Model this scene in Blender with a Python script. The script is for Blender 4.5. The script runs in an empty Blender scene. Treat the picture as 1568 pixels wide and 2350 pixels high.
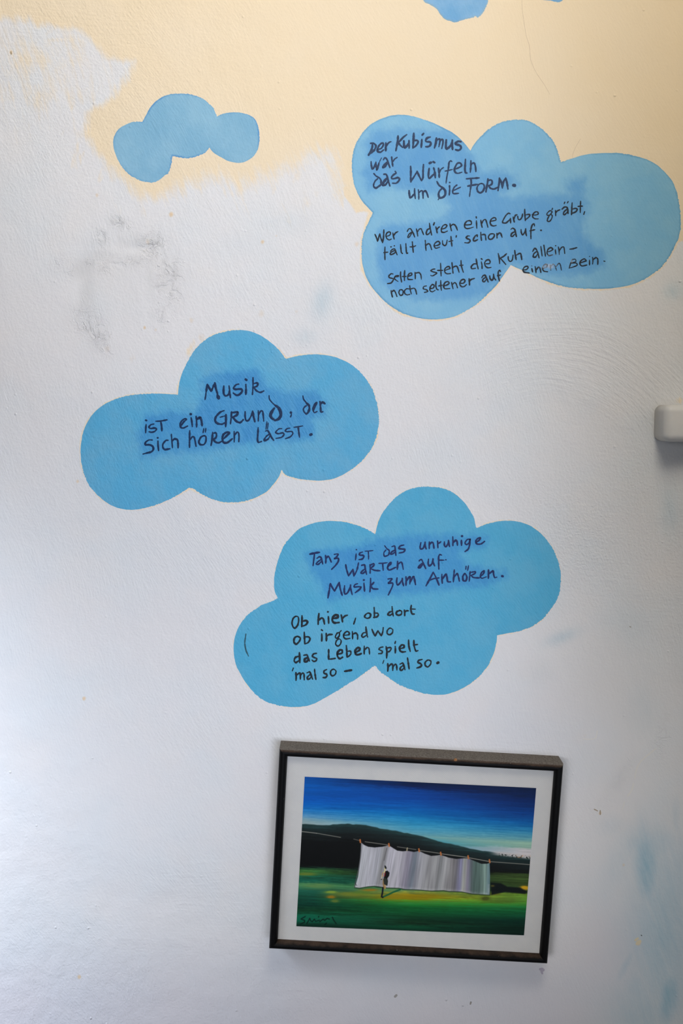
import bpy, math, random
import numpy as np
from mathutils import Vector, Matrix
from mathutils.geometry import delaunay_2d_cdt

SC = bpy.context.scene
COL = SC.collection

# ------------------------------------------------------------------ camera
F = 2350.0                      # focal length in pixels of the 1568x2350 frame
CX, CY = 784.0, 1175.0
TAN = 0.098                     # the camera looks slightly down
TH = math.atan(TAN)
CT, ST = math.cos(TH), math.sin(TH)
HC = 1.75                       # camera height
DW = 1.0                        # distance to the wall
cam_d = bpy.data.cameras.new('camera')
cam = bpy.data.objects.new('camera', cam_d)
COL.objects.link(cam)
cam.location = (0, -DW, HC)
cam.rotation_euler = (math.pi / 2 - TH, 0, 0)
cam_d.sensor_fit = 'VERTICAL'
cam_d.sensor_height = 36.0
cam_d.lens = 36.0
cam_d.clip_start = 0.01
SC.camera = cam

# ------------------------------------------------------------------ light
SC.view_settings.view_transform = 'Standard'
SC.view_settings.look = 'None'
SC.view_settings.gamma = 1.0
SC.view_settings.use_curve_mapping = False
SC.view_settings.exposure = 0.0
SC.cycles.max_bounces = 4
SC.cycles.diffuse_bounces = 2
SC.cycles.glossy_bounces = 2
SC.cycles.adaptive_threshold = 0.06
SC.cycles.adaptive_min_samples = 16

world = bpy.data.worlds.new('world')
SC.world = world
world.use_nodes = True
bg = world.node_tree.nodes['Background']
bg.inputs[0].default_value = (0.90, 0.92, 1.0, 1)
bg.inputs[1].default_value = 0.022


def area(name, loc, target, sx, sy, rgb, spread=180.0):
    """rgb: radiant watts per channel"""
    d = bpy.data.lights.new(name, 'AREA')
    d.shape = 'RECTANGLE'
    d.size, d.size_y = sx, sy
    d.energy = max(rgb)
    d.color = tuple(c / max(rgb) for c in rgb)
    d.spread = math.radians(spread)
    o = bpy.data.objects.new(name, d)
    COL.objects.link(o)
    o.location = loc
    v = Vector(target) - Vector(loc)
    o.rotation_euler = v.to_track_quat('-Z', 'Y').to_euler()
    return o


# cool daylight of a window up behind the camera, warm ceiling lamp, then three added fill lights
area('window_daylight', (0.28, -1.23, HC - 0.09), (-0.11, 0, HC + 0.05), 0.71, 1.0, (0.963, 1.05, 1.275), 36.0)
area('ceiling_lamp', (0.12, -0.85, HC + 0.89), (-0.50, 0, HC + 0.40), 0.5, 0.5, (8.60, 7.90, 6.70))
area('left_fill', (-0.77, -0.51, HC + 0.09), (-0.59, 0, HC - 0.59), 0.4, 0.4, (2.24, 2.46, 2.86), 68.24)  # added fill that brightens the left edge; no known doorway behind it
area('low_fill', (-0.40, -1.10, HC - 0.29), (0.11, 0, HC - 0.50), 0.5, 0.5, (0.185, 0.182, 0.186), 26.0)  # added weak fill for the lower wall; no known stair behind it
area('right_fill', (-0.20, -1.20, HC - 0.10), (0.28, 0, HC - 0.30), 0.5, 0.6, (0.102, 0.104, 0.112), 36.0)  # extra fill aimed at the darker right side, not a known source


# ------------------------------------------------------------------ mapping: a pixel of the photograph <-> a point of the wall
def unproj(px, py, off=0.0):
    x = (np.asarray(px, float) - CX) / F
    y = (CY - np.asarray(py, float)) / F
    dy = CT + y * ST
    dz = -ST + y * CT
    t = (DW - off) / dy
    return x * t, HC + dz * t


def proj(X, Z, Y=0.0):
    dx = X
    dyy = Y + DW
    dz = Z - HC
    fwd = dyy * CT - dz * ST
    up = dyy * ST + dz * CT
    return CX + F * dx / fwd, CY - F * up / fwd


def srgb(r, g, b):
    def f(c):
        c /= 255.0
        return c / 12.92 if c <= 0.04045 else ((c + 0.055) / 1.055) ** 2.4
    return (f(r), f(g), f(b))


# ------------------------------------------------------------------ numpy helpers
def vnoise(x, y, seed):
    rng = np.random.RandomState(seed)
    tab = rng.rand(256, 256)
    xi = np.floor(x).astype(int)
    yi = np.floor(y).astype(int)
    fx = x - xi
    fy = y - yi
    fx = fx * fx * (3 - 2 * fx)
    fy = fy * fy * (3 - 2 * fy)
    a = tab[xi % 256, yi % 256]
    b = tab[(xi + 1) % 256, yi % 256]
    c = tab[xi % 256, (yi + 1) % 256]
    d = tab[(xi + 1) % 256, (yi + 1) % 256]
    return (a * (1 - fx) + b * fx) * (1 - fy) + (c * (1 - fx) + d * fx) * fy


def sdf(px, py, poly):
    """signed distance to a closed polygon, positive inside"""
    P = np.asarray(poly, float)
    Q = np.roll(P, -1, 0)
    best = np.full(px.shape, 1e18)
    inside = np.zeros(px.shape, bool)
    for (x0, y0), (x1, y1) in zip(P, Q):
        ex, ey = x1 - x0, y1 - y0
        L = ex * ex + ey * ey + 1e-12
        t = np.clip(((px - x0) * ex + (py - y0) * ey) / L, 0, 1)
        d = (px - x0 - t * ex) ** 2 + (py - y0 - t * ey) ** 2
        np.minimum(best, d, out=best)
        if y0 != y1:
            c = ((y0 > py) != (y1 > py)) & (px < (x1 - x0) * (py - y0) / (y1 - y0) + x0)
            inside ^= c
    r = np.sqrt(best)
    return np.where(inside, r, -r)


def sstep(a, b, x):
    t = np.clip((x - a) / (b - a), 0, 1)
    return t * t * (3 - 2 * t)


def seg_dist(px, py, pts):
    best = np.full(px.shape, 1e18)
    for (x0, y0), (x1, y1) in zip(pts[:-1], pts[1:]):
        ex, ey = x1 - x0, y1 - y0
        L = ex * ex + ey * ey + 1e-12
        t = np.clip(((px - x0) * ex + (py - y0) * ey) / L, 0, 1)
        np.minimum(best, (px - x0 - t * ex) ** 2 + (py - y0 - t * ey) ** 2, out=best)
    return np.sqrt(best)


def blob(px, py, cx, cy, rx, ry, rot=0.0):
    c, s = math.cos(math.radians(rot)), math.sin(math.radians(rot))
    u = ((px - cx) * c + (py - cy) * s) / rx
    v = (-(px - cx) * s + (py - cy) * c) / ry
    return np.exp(-(u * u + v * v))


def crop(x0, y0, s, pts):
    return [(x0 + x / s, y0 + y / s) for x, y in pts]


# ------------------------------------------------------------------ mesh helpers
def mesh_obj(name, co, faces, mat=None, parent=None, smooth=True):
    me = bpy.data.meshes.new(name)
    me.from_pydata([tuple(c) for c in co], [], [tuple(f) for f in faces])
    me.update()
    if smooth:
        me.polygons.foreach_set('use_smooth', [True] * len(me.polygons))
    o = bpy.data.objects.new(name, me)
    COL.objects.link(o)
    if mat:
        for m in (mat if isinstance(mat, (list, tuple)) else [mat]):
            me.materials.append(m)
    if parent:
        o.parent = parent
    return o


def grid_obj(name, P, mat=None, parent=None):
    """P: (n, m, 3) array -> one smooth quad sheet, built without python loops"""
    n, m, _ = P.shape
    me = bpy.data.meshes.new(name)
    me.vertices.add(n * m)
    me.vertices.foreach_set('co', P.astype(np.float32).ravel())
    idx = np.arange(n * m).reshape(n, m)
    q = np.stack([idx[:-1, :-1], idx[:-1, 1:], idx[1:, 1:], idx[1:, :-1]], -1).reshape(-1, 4)
    me.loops.add(q.size)
    me.loops.foreach_set('vertex_index', q.astype(np.int32).ravel())
    me.polygons.add(len(q))
    me.polygons.foreach_set('loop_start', np.arange(0, q.size, 4, dtype=np.int32))
    me.polygons.foreach_set('use_smooth', np.ones(len(q), bool))
    me.update(calc_edges=True)
    me.validate()
    o = bpy.data.objects.new(name, me)
    COL.objects.link(o)
    if mat:
        me.materials.append(mat)
    if parent:
        o.parent = parent
    return o


def set_attr(o, name, arr):
    a = o.data.attributes.new(name, 'FLOAT', 'POINT')
    a.data.foreach_set('value', np.asarray(arr, np.float32).ravel())


def tag(o, label=None, cat=None, group=None, kind=None):
    if label:
        o['label'] = label
    if cat:
        o['category'] = cat
    if group:
        o['group'] = group
    if kind:
        o['kind'] = kind
    return o


# ------------------------------------------------------------------ node helpers
class NT:
    def __init__(self, name):
        self.m = bpy.data.materials.new(name)
        self.m.use_nodes = True
        self.t = self.m.node_tree
        self.bsdf = self.t.nodes['Principled BSDF']

    def n(self, kind, **kw):
        nd = self.t.nodes.new(kind)
        for k, v in kw.items():
            setattr(nd, k, v)
        return nd

    def link(self, a, b):
        self.t.links.new(a, b)

    def val(self, sock, v):
        if hasattr(v, 'is_output') or isinstance(v, bpy.types.NodeSocket):
            self.link(v, sock)
        else:
            sock.default_value = v

    def math(self, op, a, b=0.0, c=None, clamp=False):
        nd = self.n('ShaderNodeMath', operation=op, use_clamp=clamp)
        self.val(nd.inputs[0], a)
        self.val(nd.inputs[1], b)
        if c is not None:
            self.val(nd.inputs[2], c)
        return nd.outputs[0]

    def smooth(self, x, a, b):
        nd = self.n('ShaderNodeMapRange', interpolation_type='SMOOTHSTEP')
        self.val(nd.inputs[0], x)
        nd.inputs[1].default_value = a
        nd.inputs[2].default_value = b
        return nd.outputs[0]

    def mix(self, f, a, b):
        nd = self.n('ShaderNodeMix', data_type='RGBA')
        self.val(nd.inputs[0], f)
        for i, v in ((6, a), (7, b)):
            if isinstance(v, tuple):
                v = (*v[:3], 1.0)
            self.val(nd.inputs[i], v)
        return nd.outputs[2]

    def attr(self, name):
        return self.n('ShaderNodeAttribute', attribute_name=name).outputs['Fac']

    def pos(self):
        return self.n('ShaderNodeNewGeometry').outputs['Position']

    def mapping(self, vec, rot=(0, 0, 0), scale=(1, 1, 1), loc=(0, 0, 0)):
        """turn first, then stretch"""
        nd = self.n('ShaderNodeMapping', vector_type='TEXTURE')
        self.link(vec, nd.inputs[0])
        nd.inputs['Location'].default_value = loc
        nd.inputs['Rotation'].default_value = rot
        nd.inputs['Scale'].default_value = tuple(1.0 / c for c in scale)
        return nd.outputs[0]

    def noise(self, vec, scale, detail=2.0, rough=0.5, dist=0.0):
        nd = self.n('ShaderNodeTexNoise')
        self.link(vec, nd.inputs['Vector'])
        nd.inputs['Scale'].default_value = scale
        nd.inputs['Detail'].default_value = detail
        nd.inputs['Roughness'].default_value = rough
        nd.inputs['Distortion'].default_value = dist
        return nd.outputs['Fac']

    def warp(self, vec, scale, amt):
        nz = self.n('ShaderNodeTexNoise')
        self.link(vec, nz.inputs['Vector'])
        nz.inputs['Scale'].default_value = scale
        nz.inputs['Detail'].default_value = 1.0
        sub = self.n('ShaderNodeVectorMath', operation='SUBTRACT')
        self.link(nz.outputs['Color'], sub.inputs[0])
        sub.inputs[1].default_value = (0.5, 0.5, 0.5)
        sc = self.n('ShaderNodeVectorMath', operation='SCALE')
        self.link(sub.outputs[0], sc.inputs[0])
        sc.inputs['Scale'].default_value = amt
        add = self.n('ShaderNodeVectorMath', operation='ADD')
        self.link(vec, add.inputs[0])
        self.link(sc.outputs[0], add.inputs[1])
        return add.outputs[0]

    def bump(self, height, strength=1.0, dist=1.0):
        b = self.n('ShaderNodeBump')
        b.inputs['Strength'].default_value = strength
        b.inputs['Distance'].default_value = dist
        self.link(height, b.inputs['Height'])
        self.link(b.outputs[0], self.bsdf.inputs['Normal'])


ARC_C = (0.203, 0.0, 1.676)        # middle of the swept brush marks right of the middle


def plaster_height(N, k=1.0, scuff=None, grain=None, smooth=None, arcs=None):
    """brushed plaster relief in metres: strokes leaning like a backslash, grit, paint nibs, slow undulation"""
    p = N.pos()
    w = N.warp(p, 3.5, 0.06)
    s1 = N.noise(N.mapping(w, rot=(0, math.radians(-17), 0), scale=(1, 1, 0.13)), 680, 1.5, 0.6)
    s2 = N.noise(N.mapping(w, rot=(0, math.radians(-32), 0), scale=(1, 1, 0.16)), 600, 1.5, 0.6)
    s3 = N.noise(N.mapping(w, rot=(0, math.radians(-86), 0), scale=(1, 1, 0.10)), 330, 1.0, 0.55)
    pick2 = N.smooth(N.noise(N.mapping(p, loc=(2, 0, 5)), 5.0, 1.0), 0.42, 0.58)
    pick3 = N.smooth(N.noise(N.mapping(p, loc=(9, 0, 3)), 6.0, 1.0), 0.55, 0.66)
    strokes = N.math('ADD', N.math('MULTIPLY', s1, N.math('SUBTRACT', 1.0, pick2)), N.math('MULTIPLY', s2, pick2))
    strokes = N.math('MULTIPLY_ADD', s3, N.math('MULTIPLY', pick3, 0.8), strokes)
    coarse = N.noise(N.mapping(w, rot=(0, math.radians(-20), 0), scale=(1, 1, 0.16)), 130, 2.0, 0.6)
    patch = N.smooth(N.noise(p, 9.0, 2.0), 0.34, 0.66)
    grit = N.noise(p, 420, 2.0, 0.6)
    lump = N.noise(N.warp(p, 30, 0.01), 45, 3.0, 0.55)
    slow = N.noise(p, 11, 2.0)
    vor = N.n('ShaderNodeTexVoronoi')
    N.link(p, vor.inputs['Vector'])
    vor.inputs['Scale'].default_value = 120
    sep = N.n('ShaderNodeSeparateColor')
    N.link(vor.outputs['Color'], sep.inputs[0])
    pick = N.math('MULTIPLY', N.smooth(sep.outputs[0], 0.86, 0.96), N.smooth(N.noise(p, 14, 1.0), 0.38, 0.60))
    nib = N.math('MULTIPLY', N.smooth(vor.outputs['Distance'], 0.20, 0.03), pick)
    h = N.math('MULTIPLY', strokes, N.math('MULTIPLY_ADD', patch, 0.00034 * k, 0.00012 * k))
    h = N.math('MULTIPLY_ADD', coarse, 0.00028 * k, h)
    g = 0.00034 * k
    if grain is not None:
        gg = N.math('MULTIPLY_ADD', grain, 0.00075 * k, g)
        h = N.math('MULTIPLY_ADD', grit, gg, h)
    else:
        h = N.math('MULTIPLY_ADD', grit, g, h)
    h = N.math('MULTIPLY_ADD', lump, 0.00110 * k, h)
    h = N.math('MULTIPLY_ADD', slow, 0.0016 * k, h)
    if smooth is not None:
        h = N.math('MULTIPLY', h, N.math('MULTIPLY_ADD', smooth, -0.68, 1.0))
    if arcs is not None:
        sub = N.n('ShaderNodeVectorMath', operation='SUBTRACT')
        N.link(N.warp(p, 8.0, 0.02), sub.inputs[0])
        sub.inputs[1].default_value = ARC_C
        ln = N.n('ShaderNodeVectorMath', operation='LENGTH')
        N.link(sub.outputs[0], ln.inputs[0])
        sx = N.n('ShaderNodeSeparateXYZ')
        N.link(sub.outputs[0], sx.inputs[0])
        an = N.math('ARCTAN2', sx.outputs[2], sx.outputs[0])
        cb = N.n('ShaderNodeCombineXYZ')
        N.link(ln.outputs['Value'], cb.inputs[0])
        N.link(N.math('MULTIPLY', an, 0.012), cb.inputs[1])
        rings = N.noise(cb.outputs[0], 330, 3.0, 0.6)
        h = N.math('MULTIPLY_ADD', rings, N.math('MULTIPLY', arcs, 0.0009), h)
    h = N.math('MULTIPLY_ADD', nib, 0.00055 * k, h)
    if scuff is not None:
        rough = N.noise(N.warp(p, 60, 0.02), 95, 5.0, 0.68)
        ridge = N.smooth(N.math('ABSOLUTE', N.math('SUBTRACT', rough, 0.5)), 0.05, 0.0)
        sc = N.math('MULTIPLY', N.math('MULTIPLY_ADD', N.math('SUBTRACT', rough, 0.5), 0.0052, N.math('MULTIPLY', ridge, 0.0007)), scuff)
        h = N.math('ADD', h, sc)
    return h


# ------------------------------------------------------------------ outlines of the painted clouds, in photograph pixels
OUT = {}
OUT['A'] = crop(0, 0, 1.96, [(640, 548), (655, 520), (680, 480), (715, 445), (755, 425), (800, 420), (850, 422), (890, 432), (925, 452), (955, 478), (968, 503), (976, 525),
    (1010, 512), (1060, 506), (1110, 514), (1143, 532), (1160, 562), (1168, 610), (1165, 660), (1145, 700), (1110, 725), (1075, 734), (1030, 725), (990, 705), (960, 685), (943, 663),
    (925, 685), (890, 702), (850, 712), (810, 708), (775, 700), (770, 740), (755, 780), (742, 787), (720, 808), (695, 820), (655, 820), (610, 803), (565, 770), (535, 730), (518, 690), (510, 645),
    (518, 605), (540, 575), (580, 553), (615, 546)])
OUT['B'] = crop(780, 230, 1.98985, [(150, 515), (110, 470), (85, 430), (65, 385), (55, 330), (55, 275), (65, 220), (85, 175), (120, 130), (165, 98), (220, 75), (270, 67), (330, 72), (400, 93), (440, 108),
    (480, 128), (520, 150), (555, 180), (585, 215), (597, 230), (615, 200), (650, 160), (690, 125), (740, 100), (800, 90), (850, 93), (900, 115), (945, 150), (975, 185), (995, 230), (1003, 260), (1012, 282),
    (1060, 265), (1120, 250), (1200, 241), (1270, 240), (1340, 252), (1400, 270), (1450, 297), (1490, 335), (1520, 370), (1540, 420), (1553, 480), (1556, 540), (1552, 600), (1535, 660), (1505, 715),
    (1475, 755), (1430, 795), (1380, 825), (1320, 847), (1240, 858), (1160, 862), (1080, 858), (1000, 845), (930, 822), (870, 795), (830, 775), (800, 762), (781, 752), (765, 775), (740, 810), (710, 850),
    (670, 890), (625, 930), (580, 960), (530, 985), (470, 998), (410, 1000), (350, 993), (290, 975), (235, 945), (185, 900), (145, 850), (118, 800), (103, 745), (100, 690), (105, 630), (120, 580), (140, 535)])
OUT['C'] = crop(160, 740, 2.11892, [(525, 352), (530, 310), (545, 255), (570, 195), (605, 135), (650, 90), (700, 60), (760, 43), (820, 38), (880, 45), (930, 65), (975, 95), (1015, 130), (1040, 162), (1055, 175),
    (1100, 163), (1160, 155), (1220, 155), (1280, 165), (1340, 188), (1390, 220), (1430, 260), (1465, 310), (1488, 370), (1500, 430), (1503, 495), (1492, 560), (1465, 620), (1425, 670), (1380, 710),
    (1330, 740), (1270, 762), (1200, 770), (1130, 764), (1080, 752), (1048, 740), (1030, 715), (1020, 745), (1000, 775), (960, 820), (910, 850), (860, 868), (800, 877), (740, 872), (680, 852), (630, 828),
    (587, 805), (550, 825), (490, 858), (430, 885), (370, 903), (310, 912), (250, 905), (190, 882), (135, 840), (95, 790), (70, 735), (57, 690), (52, 630), (57, 570), (70, 520), (95, 470), (130, 428),
    (180, 393), (240, 368), (310, 353), (380, 347), (450, 347)])
OUT['D'] = crop(500, 1100, 1.9122, [(690, 240), (700, 200), (720, 155), (750, 110), (790, 70), (840, 43), (890, 32), (940, 31), (990, 40), (1040, 65), (1080, 100), (1105, 135), (1125, 170), (1133, 205), (1138, 213),
    (1180, 195), (1240, 182), (1300, 182), (1345, 192), (1390, 215), (1430, 250), (1465, 295), (1490, 345), (1503, 400), (1505, 450), (1495, 510), (1470, 560), (1430, 610), (1380, 645), (1320, 668),
    (1260, 678), (1225, 684), (1222, 720), (1210, 770), (1185, 820), (1145, 868), (1095, 905), (1040, 932), (980, 946), (920, 943), (860, 928), (800, 903), (750, 870), (710, 842), (690, 818), (650, 845),
    (600, 880), (540, 920), (480, 955), (420, 985), (360, 998), (300, 998), (240, 985), (180, 955), (135, 910), (105, 865), (80, 815), (70, 760), (72, 710), (85, 665), (110, 620), (145, 585), (190, 555),
    (235, 535), (265, 522), (250, 490), (248, 440), (255, 390), (270, 335), (290, 290), (320, 250), (360, 215), (410, 195), (470, 184), (530, 184), (580, 192), (630, 210), (665, 225)])
OUT['E'] = [(972, 0), (987, 10), (1002, 21), (1010, 33), (1020, 43), (1033, 48), (1046, 51), (1056, 47), (1069, 43), (1084, 40), (1092, 37), (1097, 40), (1105, 33), (1112, 23), (1118, 10), (1122, -4),
    (1135, -18), (1160, -24), (1200, -18), (1235, -6), (1247, 0), (1262, 1), (1281, 5), (1289, 2), (1297, -4), (1320, -14), (1342, -40), (1345, -75), (1325, -105), (1290, -118), (1262, -116),
    (1250, -150), (1215, -180), (1170, -190), (1130, -176), (1100, -145), (1085, -122), (1050, -128), (1005, -116), (970, -85), (958, -45)]

PATCH = {}
PATCH['B'] = [crop(780, 230, 1.98985, [(110, 200), (150, 145), (260, 120), (400, 130), (490, 128), (560, 185), (597, 235), (625, 290), (650, 330), (740, 318), (810, 345), (820, 385), (740, 430), (800, 440), (930, 430),
    (1100, 420), (1140, 470), (1130, 540), (1110, 600), (1140, 640), (1210, 690), (1215, 755), (1120, 800), (980, 810), (830, 772), (781, 750), (740, 810), (670, 890), (580, 910), (450, 918), (330, 912),
    (240, 880), (190, 830), (162, 740), (170, 640), (165, 590), (220, 562), (340, 560), (470, 540), (495, 490), (470, 440), (360, 420), (200, 400), (130, 420), (100, 330), (130, 290)]),
    crop(780, 230, 1.98985, [(1035, 365), (1080, 350), (1125, 350), (1128, 410), (1100, 440), (1040, 420)])]
PATCH['C'] = [crop(160, 740, 2.11892, [(630, 280), (700, 240), (920, 225), (960, 300), (1040, 335), (1200, 335), (1250, 390), (1240, 450), (1180, 480), (1200, 520), (1180, 570), (1080, 580), (900, 590), (640, 630),
    (450, 650), (350, 660), (325, 560), (360, 450), (480, 430), (600, 430), (645, 350)])]
PATCH['D'] = [crop(500, 1100, 1.9122, [(380, 330), (420, 300), (600, 295), (700, 250), (850, 238), (1130, 240), (1185, 255), (1180, 295), (1060, 330), (1100, 370), (1270, 400), (1285, 430), (1170, 470), (1000, 490),
    (760, 515), (560, 520), (480, 545), (450, 470), (400, 400)])]

CREAM = [(-900, -900), (2600, -900), (2600, 545), (1568, 552), (1545, 560), (1400, 600), (1185, 590), (1172, 612), (1158, 600), (1000, 690), (850, 660), (828, 618), (829, 560), (837, 512), (846, 487), (838, 486), (818, 488), (800, 462),
    (780, 440), (768, 415), (764, 365), (748, 352), (715, 357), (690, 375), (640, 395), (600, 410), (555, 432), (500, 405), (440, 425), (400, 440), (357, 456), (310, 446), (265, 403), (224, 357), (190, 310),
    (199, 257), (240, 235), (262, 220), (300, 160), (310, 140), (250, 128), (180, 62), (85, 60), (70, 40), (-900, 20)]

# ------------------------------------------------------------------ the wall
CORNER_X = 0.3135               # from here on the wall swings round into the right-hand wall
CORNER_R = 0.055


def wall_materials():
    N = NT('brushed_wall_paint')
    p = N.pos()
    w = N.warp(p, 4.0, 0.05)
    brush = N.noise(N.mapping(w, rot=(0, math.radians(-17), 0), scale=(1, 1, 0.10)), 210, 4.0, 0.65)
    fine = N.noise(p, 120, 4.0, 0.6)
    slow = N.noise(p, 9, 3.0, 0.55)
    slow2 = N.noise(N.mapping(p, loc=(3.1, 0, 1.7)), 13, 3.0, 0.55)
    white = N.mix(N.smooth(slow, 0.35, 0.68), (0.800, 0.790, 0.790), (0.765, 0.785, 0.800))
    white = N.mix(N.math('MULTIPLY', N.smooth(slow2, 0.5, 0.72), 0.35), white, (0.83, 0.79, 0.76))
    ragged = N.math('ADD', N.math('MULTIPLY', N.math('SUBTRACT', brush, 0.5), 0.85), N.math('MULTIPLY', N.math('SUBTRACT', fine, 0.5), 0.35))
    cm = N.smooth(N.math('ADD', N.attr('cream'), ragged), 0.22, 0.80)
    cream = N.mix(N.smooth(slow2, 0.3, 0.7), (0.88, 0.735, 0.520), (0.88, 0.745, 0.545))
    col = N.mix(cm, white, cream)
    col = N.mix(N.math('MULTIPLY', N.attr('grey'), N.math('MULTIPLY_ADD', fine, 0.5, 0.6), clamp=True), col, (0.62, 0.615, 0.605))
    col = N.mix(N.math('MULTIPLY', N.attr('lilac'), 1.0, clamp=True), col, (0.63, 0.61, 0.70))
    bm = N.math('MULTIPLY', N.attr('blue'), N.math('MULTIPLY_ADD', ragged, 1.0, 0.95), clamp=True)
    col = N.mix(bm, col, (0.22, 0.47, 0.60))
    sm = N.smooth(N.math('ADD', N.attr('stain'), N.math('MULTIPLY', ragged, 0.5)), 0.25, 0.9)
    col = N.mix(N.math('MULTIPLY', sm, 0.8), col, (0.78, 0.58, 0.34))
    dirt = N.smooth(N.noise(p, 55, 5.0, 0.7), 0.72, 0.80)
    col = N.mix(N.math('MULTIPLY', dirt, 0.35), col, (0.55, 0.44, 0.32))
    N.link(col, N.bsdf.inputs['Base Color'])
    N.bsdf.inputs['Roughness'].default_value = 0.62
    N.bsdf.inputs['Specular IOR Level'].default_value = 0.25
    N.bump(plaster_height(N, 1.0, N.attr('scuff'), N.attr('grain'), N.attr('smooth'), N.attr('arcs')))
    return N.m


WALL_MAT = wall_materials()


def bend(s):
    """arc length along the wall -> (x, y)"""
    x = np.where(s < CORNER_X, s, 0.0)
    y = np.zeros_like(x)
    a = np.clip((s - CORNER_X) / CORNER_R, 0, math.pi / 2)
    on = s >= CORNER_X
    x = np.where(on, CORNER_X + CORNER_R * np.sin(a), x)
    y = np.where(on, -CORNER_R * (1 - np.cos(a)), y)
    return x, y


def build_wall():
    step = 0.0014
    sfine = np.arange(-0.40, CORNER_X + CORNER_R * math.pi / 2, step)
    s = np.concatenate([np.linspace(-1.6, -0.43, 10), sfine, [CORNER_X + CORNER_R * math.pi / 2]])
    z = np.concatenate([np.linspace(0.0, HC - 0.70, 8), np.arange(HC - 0.67, HC + 0.45, step), np.linspace(HC + 0.48, 2.75, 8)])
    S, Z = np.meshgrid(s, z)
    X, Y = bend(S)
    P = np.stack([X, Y, Z], -1)
    o = grid_obj('wall_back', P, WALL_MAT)
    px, py = proj(X, Z, Y)
    px = px.ravel()
    py = py.ravel()
    # old cream paint: everything above a brushed edge, and a thin seam left round each cloud
    d = sdf(px, py, CREAM)
    soft = 22 + 44 * np.clip((420 - np.hypot(px - 600, py - 420)) / 420, 0, 1)
    soft = np.where((px > 790) & (py > 430), 5, soft)
    cr = 0.5 + 0.5 * np.clip(d / soft, -1, 1)
    cr = np.where((px < 330) & (py < 200), np.clip(cr + 0.22 * vnoise(px / 60, py / 60, 3), 0, 1) - 0.05, cr)
    for cx, cy, rx, ry, k in ((130, 92, 45, 10, .5), (160, 72, 70, 10, .35), (40, 190, 80, 60, .22), (230, 105, 40, 12, .5), (570, 470, 70, 60, .25), (640, 500, 60, 50, .2), (700, 470, 25, 40, .3), (300, 480, 120, 40, .25)):
        cr = np.maximum(cr, k * blob(px, py, cx, cy, rx, ry))
    cr = np.maximum(cr, 0.44 * blob(px, py, 90, 170, 240, 170) * (0.6 + 0.6 * vnoise(px / 45, py / 45, 77)))
    near = sstep(-150, -10, d) * sstep(900, 300, py)
    cr = np.maximum(cr, 0.46 * near * sstep(0.50, 0.85, vnoise((px + 0.35 * py) / 9, py / 34, 61) * 0.6 + 0.4 * vnoise(px / 60, py / 60, 62)))
    for k, amt, wd in (('C', .62, 7), ('D', .55, 6), ('B', .75, 9)):
        dc = sdf(px, py, OUT[k])
        cr = np.maximum(cr, amt * sstep(-wd, -1, dc) * (0.55 + 0.6 * vnoise(px / 40, py / 40, 8)))
    cr = np.maximum(cr, .6 * blob(px, py, 437, 800, 10, 30, 25))
    cr = np.maximum(cr, .55 * blob(px, py, 1560, 920, 14, 12))
    set_attr(o, 'cream', cr)
    bl = np.zeros_like(px)
    for cx, cy, rx, ry, rot, k in ((740, 690, 22, 42, 15, .30), (700, 775, 30, 22, 0, .18), (1290, 1462, 40, 14, -20, .28), (1545, 668, 22, 20, 0, .30), (1485, 1990, 30, 95, -4, .72), (1470, 1935, 36, 34, 0, .40),
                                   (1500, 2090, 30, 70, 0, .45), (1535, 2290, 28, 80, 8, .72), (1465, 2270, 40, 70, 0, .35), (1560, 2100, 22, 200, 0, .45), (1552, 1880, 14, 60, 0, .25), (1440, 2210, 12, 50, 25, .35),
                                   (1410, 1895, 40, 26, 0, .14), (1540, 1170, 24, 60, 0, .22), (1420, 1990, 40, 90, 20, .16), (660, 510, 80, 30, 0, .06), (560, 560, 60, 40, 0, .06), (1000, 2250, 300, 60, 0, .08),  # wide faint blob paints the frame's bluish shade into the wall below it
                                   (60, 2080, 120, 90, 0, .07), (130, 1200, 150, 90, 0, .04), (1450, 1420, 60, 60, 0, .10), (1475, 1620, 40, 60, 0, .10), (1530, 2150, 90, 240, 0, .52), (1500, 1940, 70, 60, 0, .38), (1480, 2330, 90, 90, 0, .40)):
        bl = np.maximum(bl, k * blob(px, py, cx, cy, rx, ry, rot))
    set_attr(o, 'blue', bl)
    li = .45 * sstep(2080, 2350, py) * sstep(1500, 1250, px) + .30 * blob(px, py, 1400, 2180, 90, 120)
    li = np.maximum(li, .18 * blob(px, py, 1180, 1700, 200, 120))
    set_attr(o, 'lilac', np.clip(li, 0, 1))
    st = np.zeros_like(px)
    for cx, cy, r, k in ((393, 492, 6, 1), (303, 822, 16, .42), (247, 800, 14, .45), (463, 775, 14, .5), (332, 752, 4, .9), (440, 735, 9, .5), (357, 757, 5, .6), (603, 555, 5, .9), (635, 541, 3, .7), (193, 1603, 5, 1), (182, 2242, 5, 1),
                         (820, 560, 8, .6), (680, 715, 7, .5), (600, 720, 12, .5), (340, 555, 10, .5), (223, 448, 6, .7), (1378, 1866, 4, .9), (1466, 2164, 7, .9), (25, 120, 5, .9), (700, 1240, 6, .3), (1343, 1688, 6, .4), (1432, 1985, 5, .6), (178, 1105, 5, .8)):
        st = np.maximum(st, k * blob(px, py, cx, cy, r, r * 1.2))
    set_attr(o, 'stain', st)
    gr = np.zeros_like(px)
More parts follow.
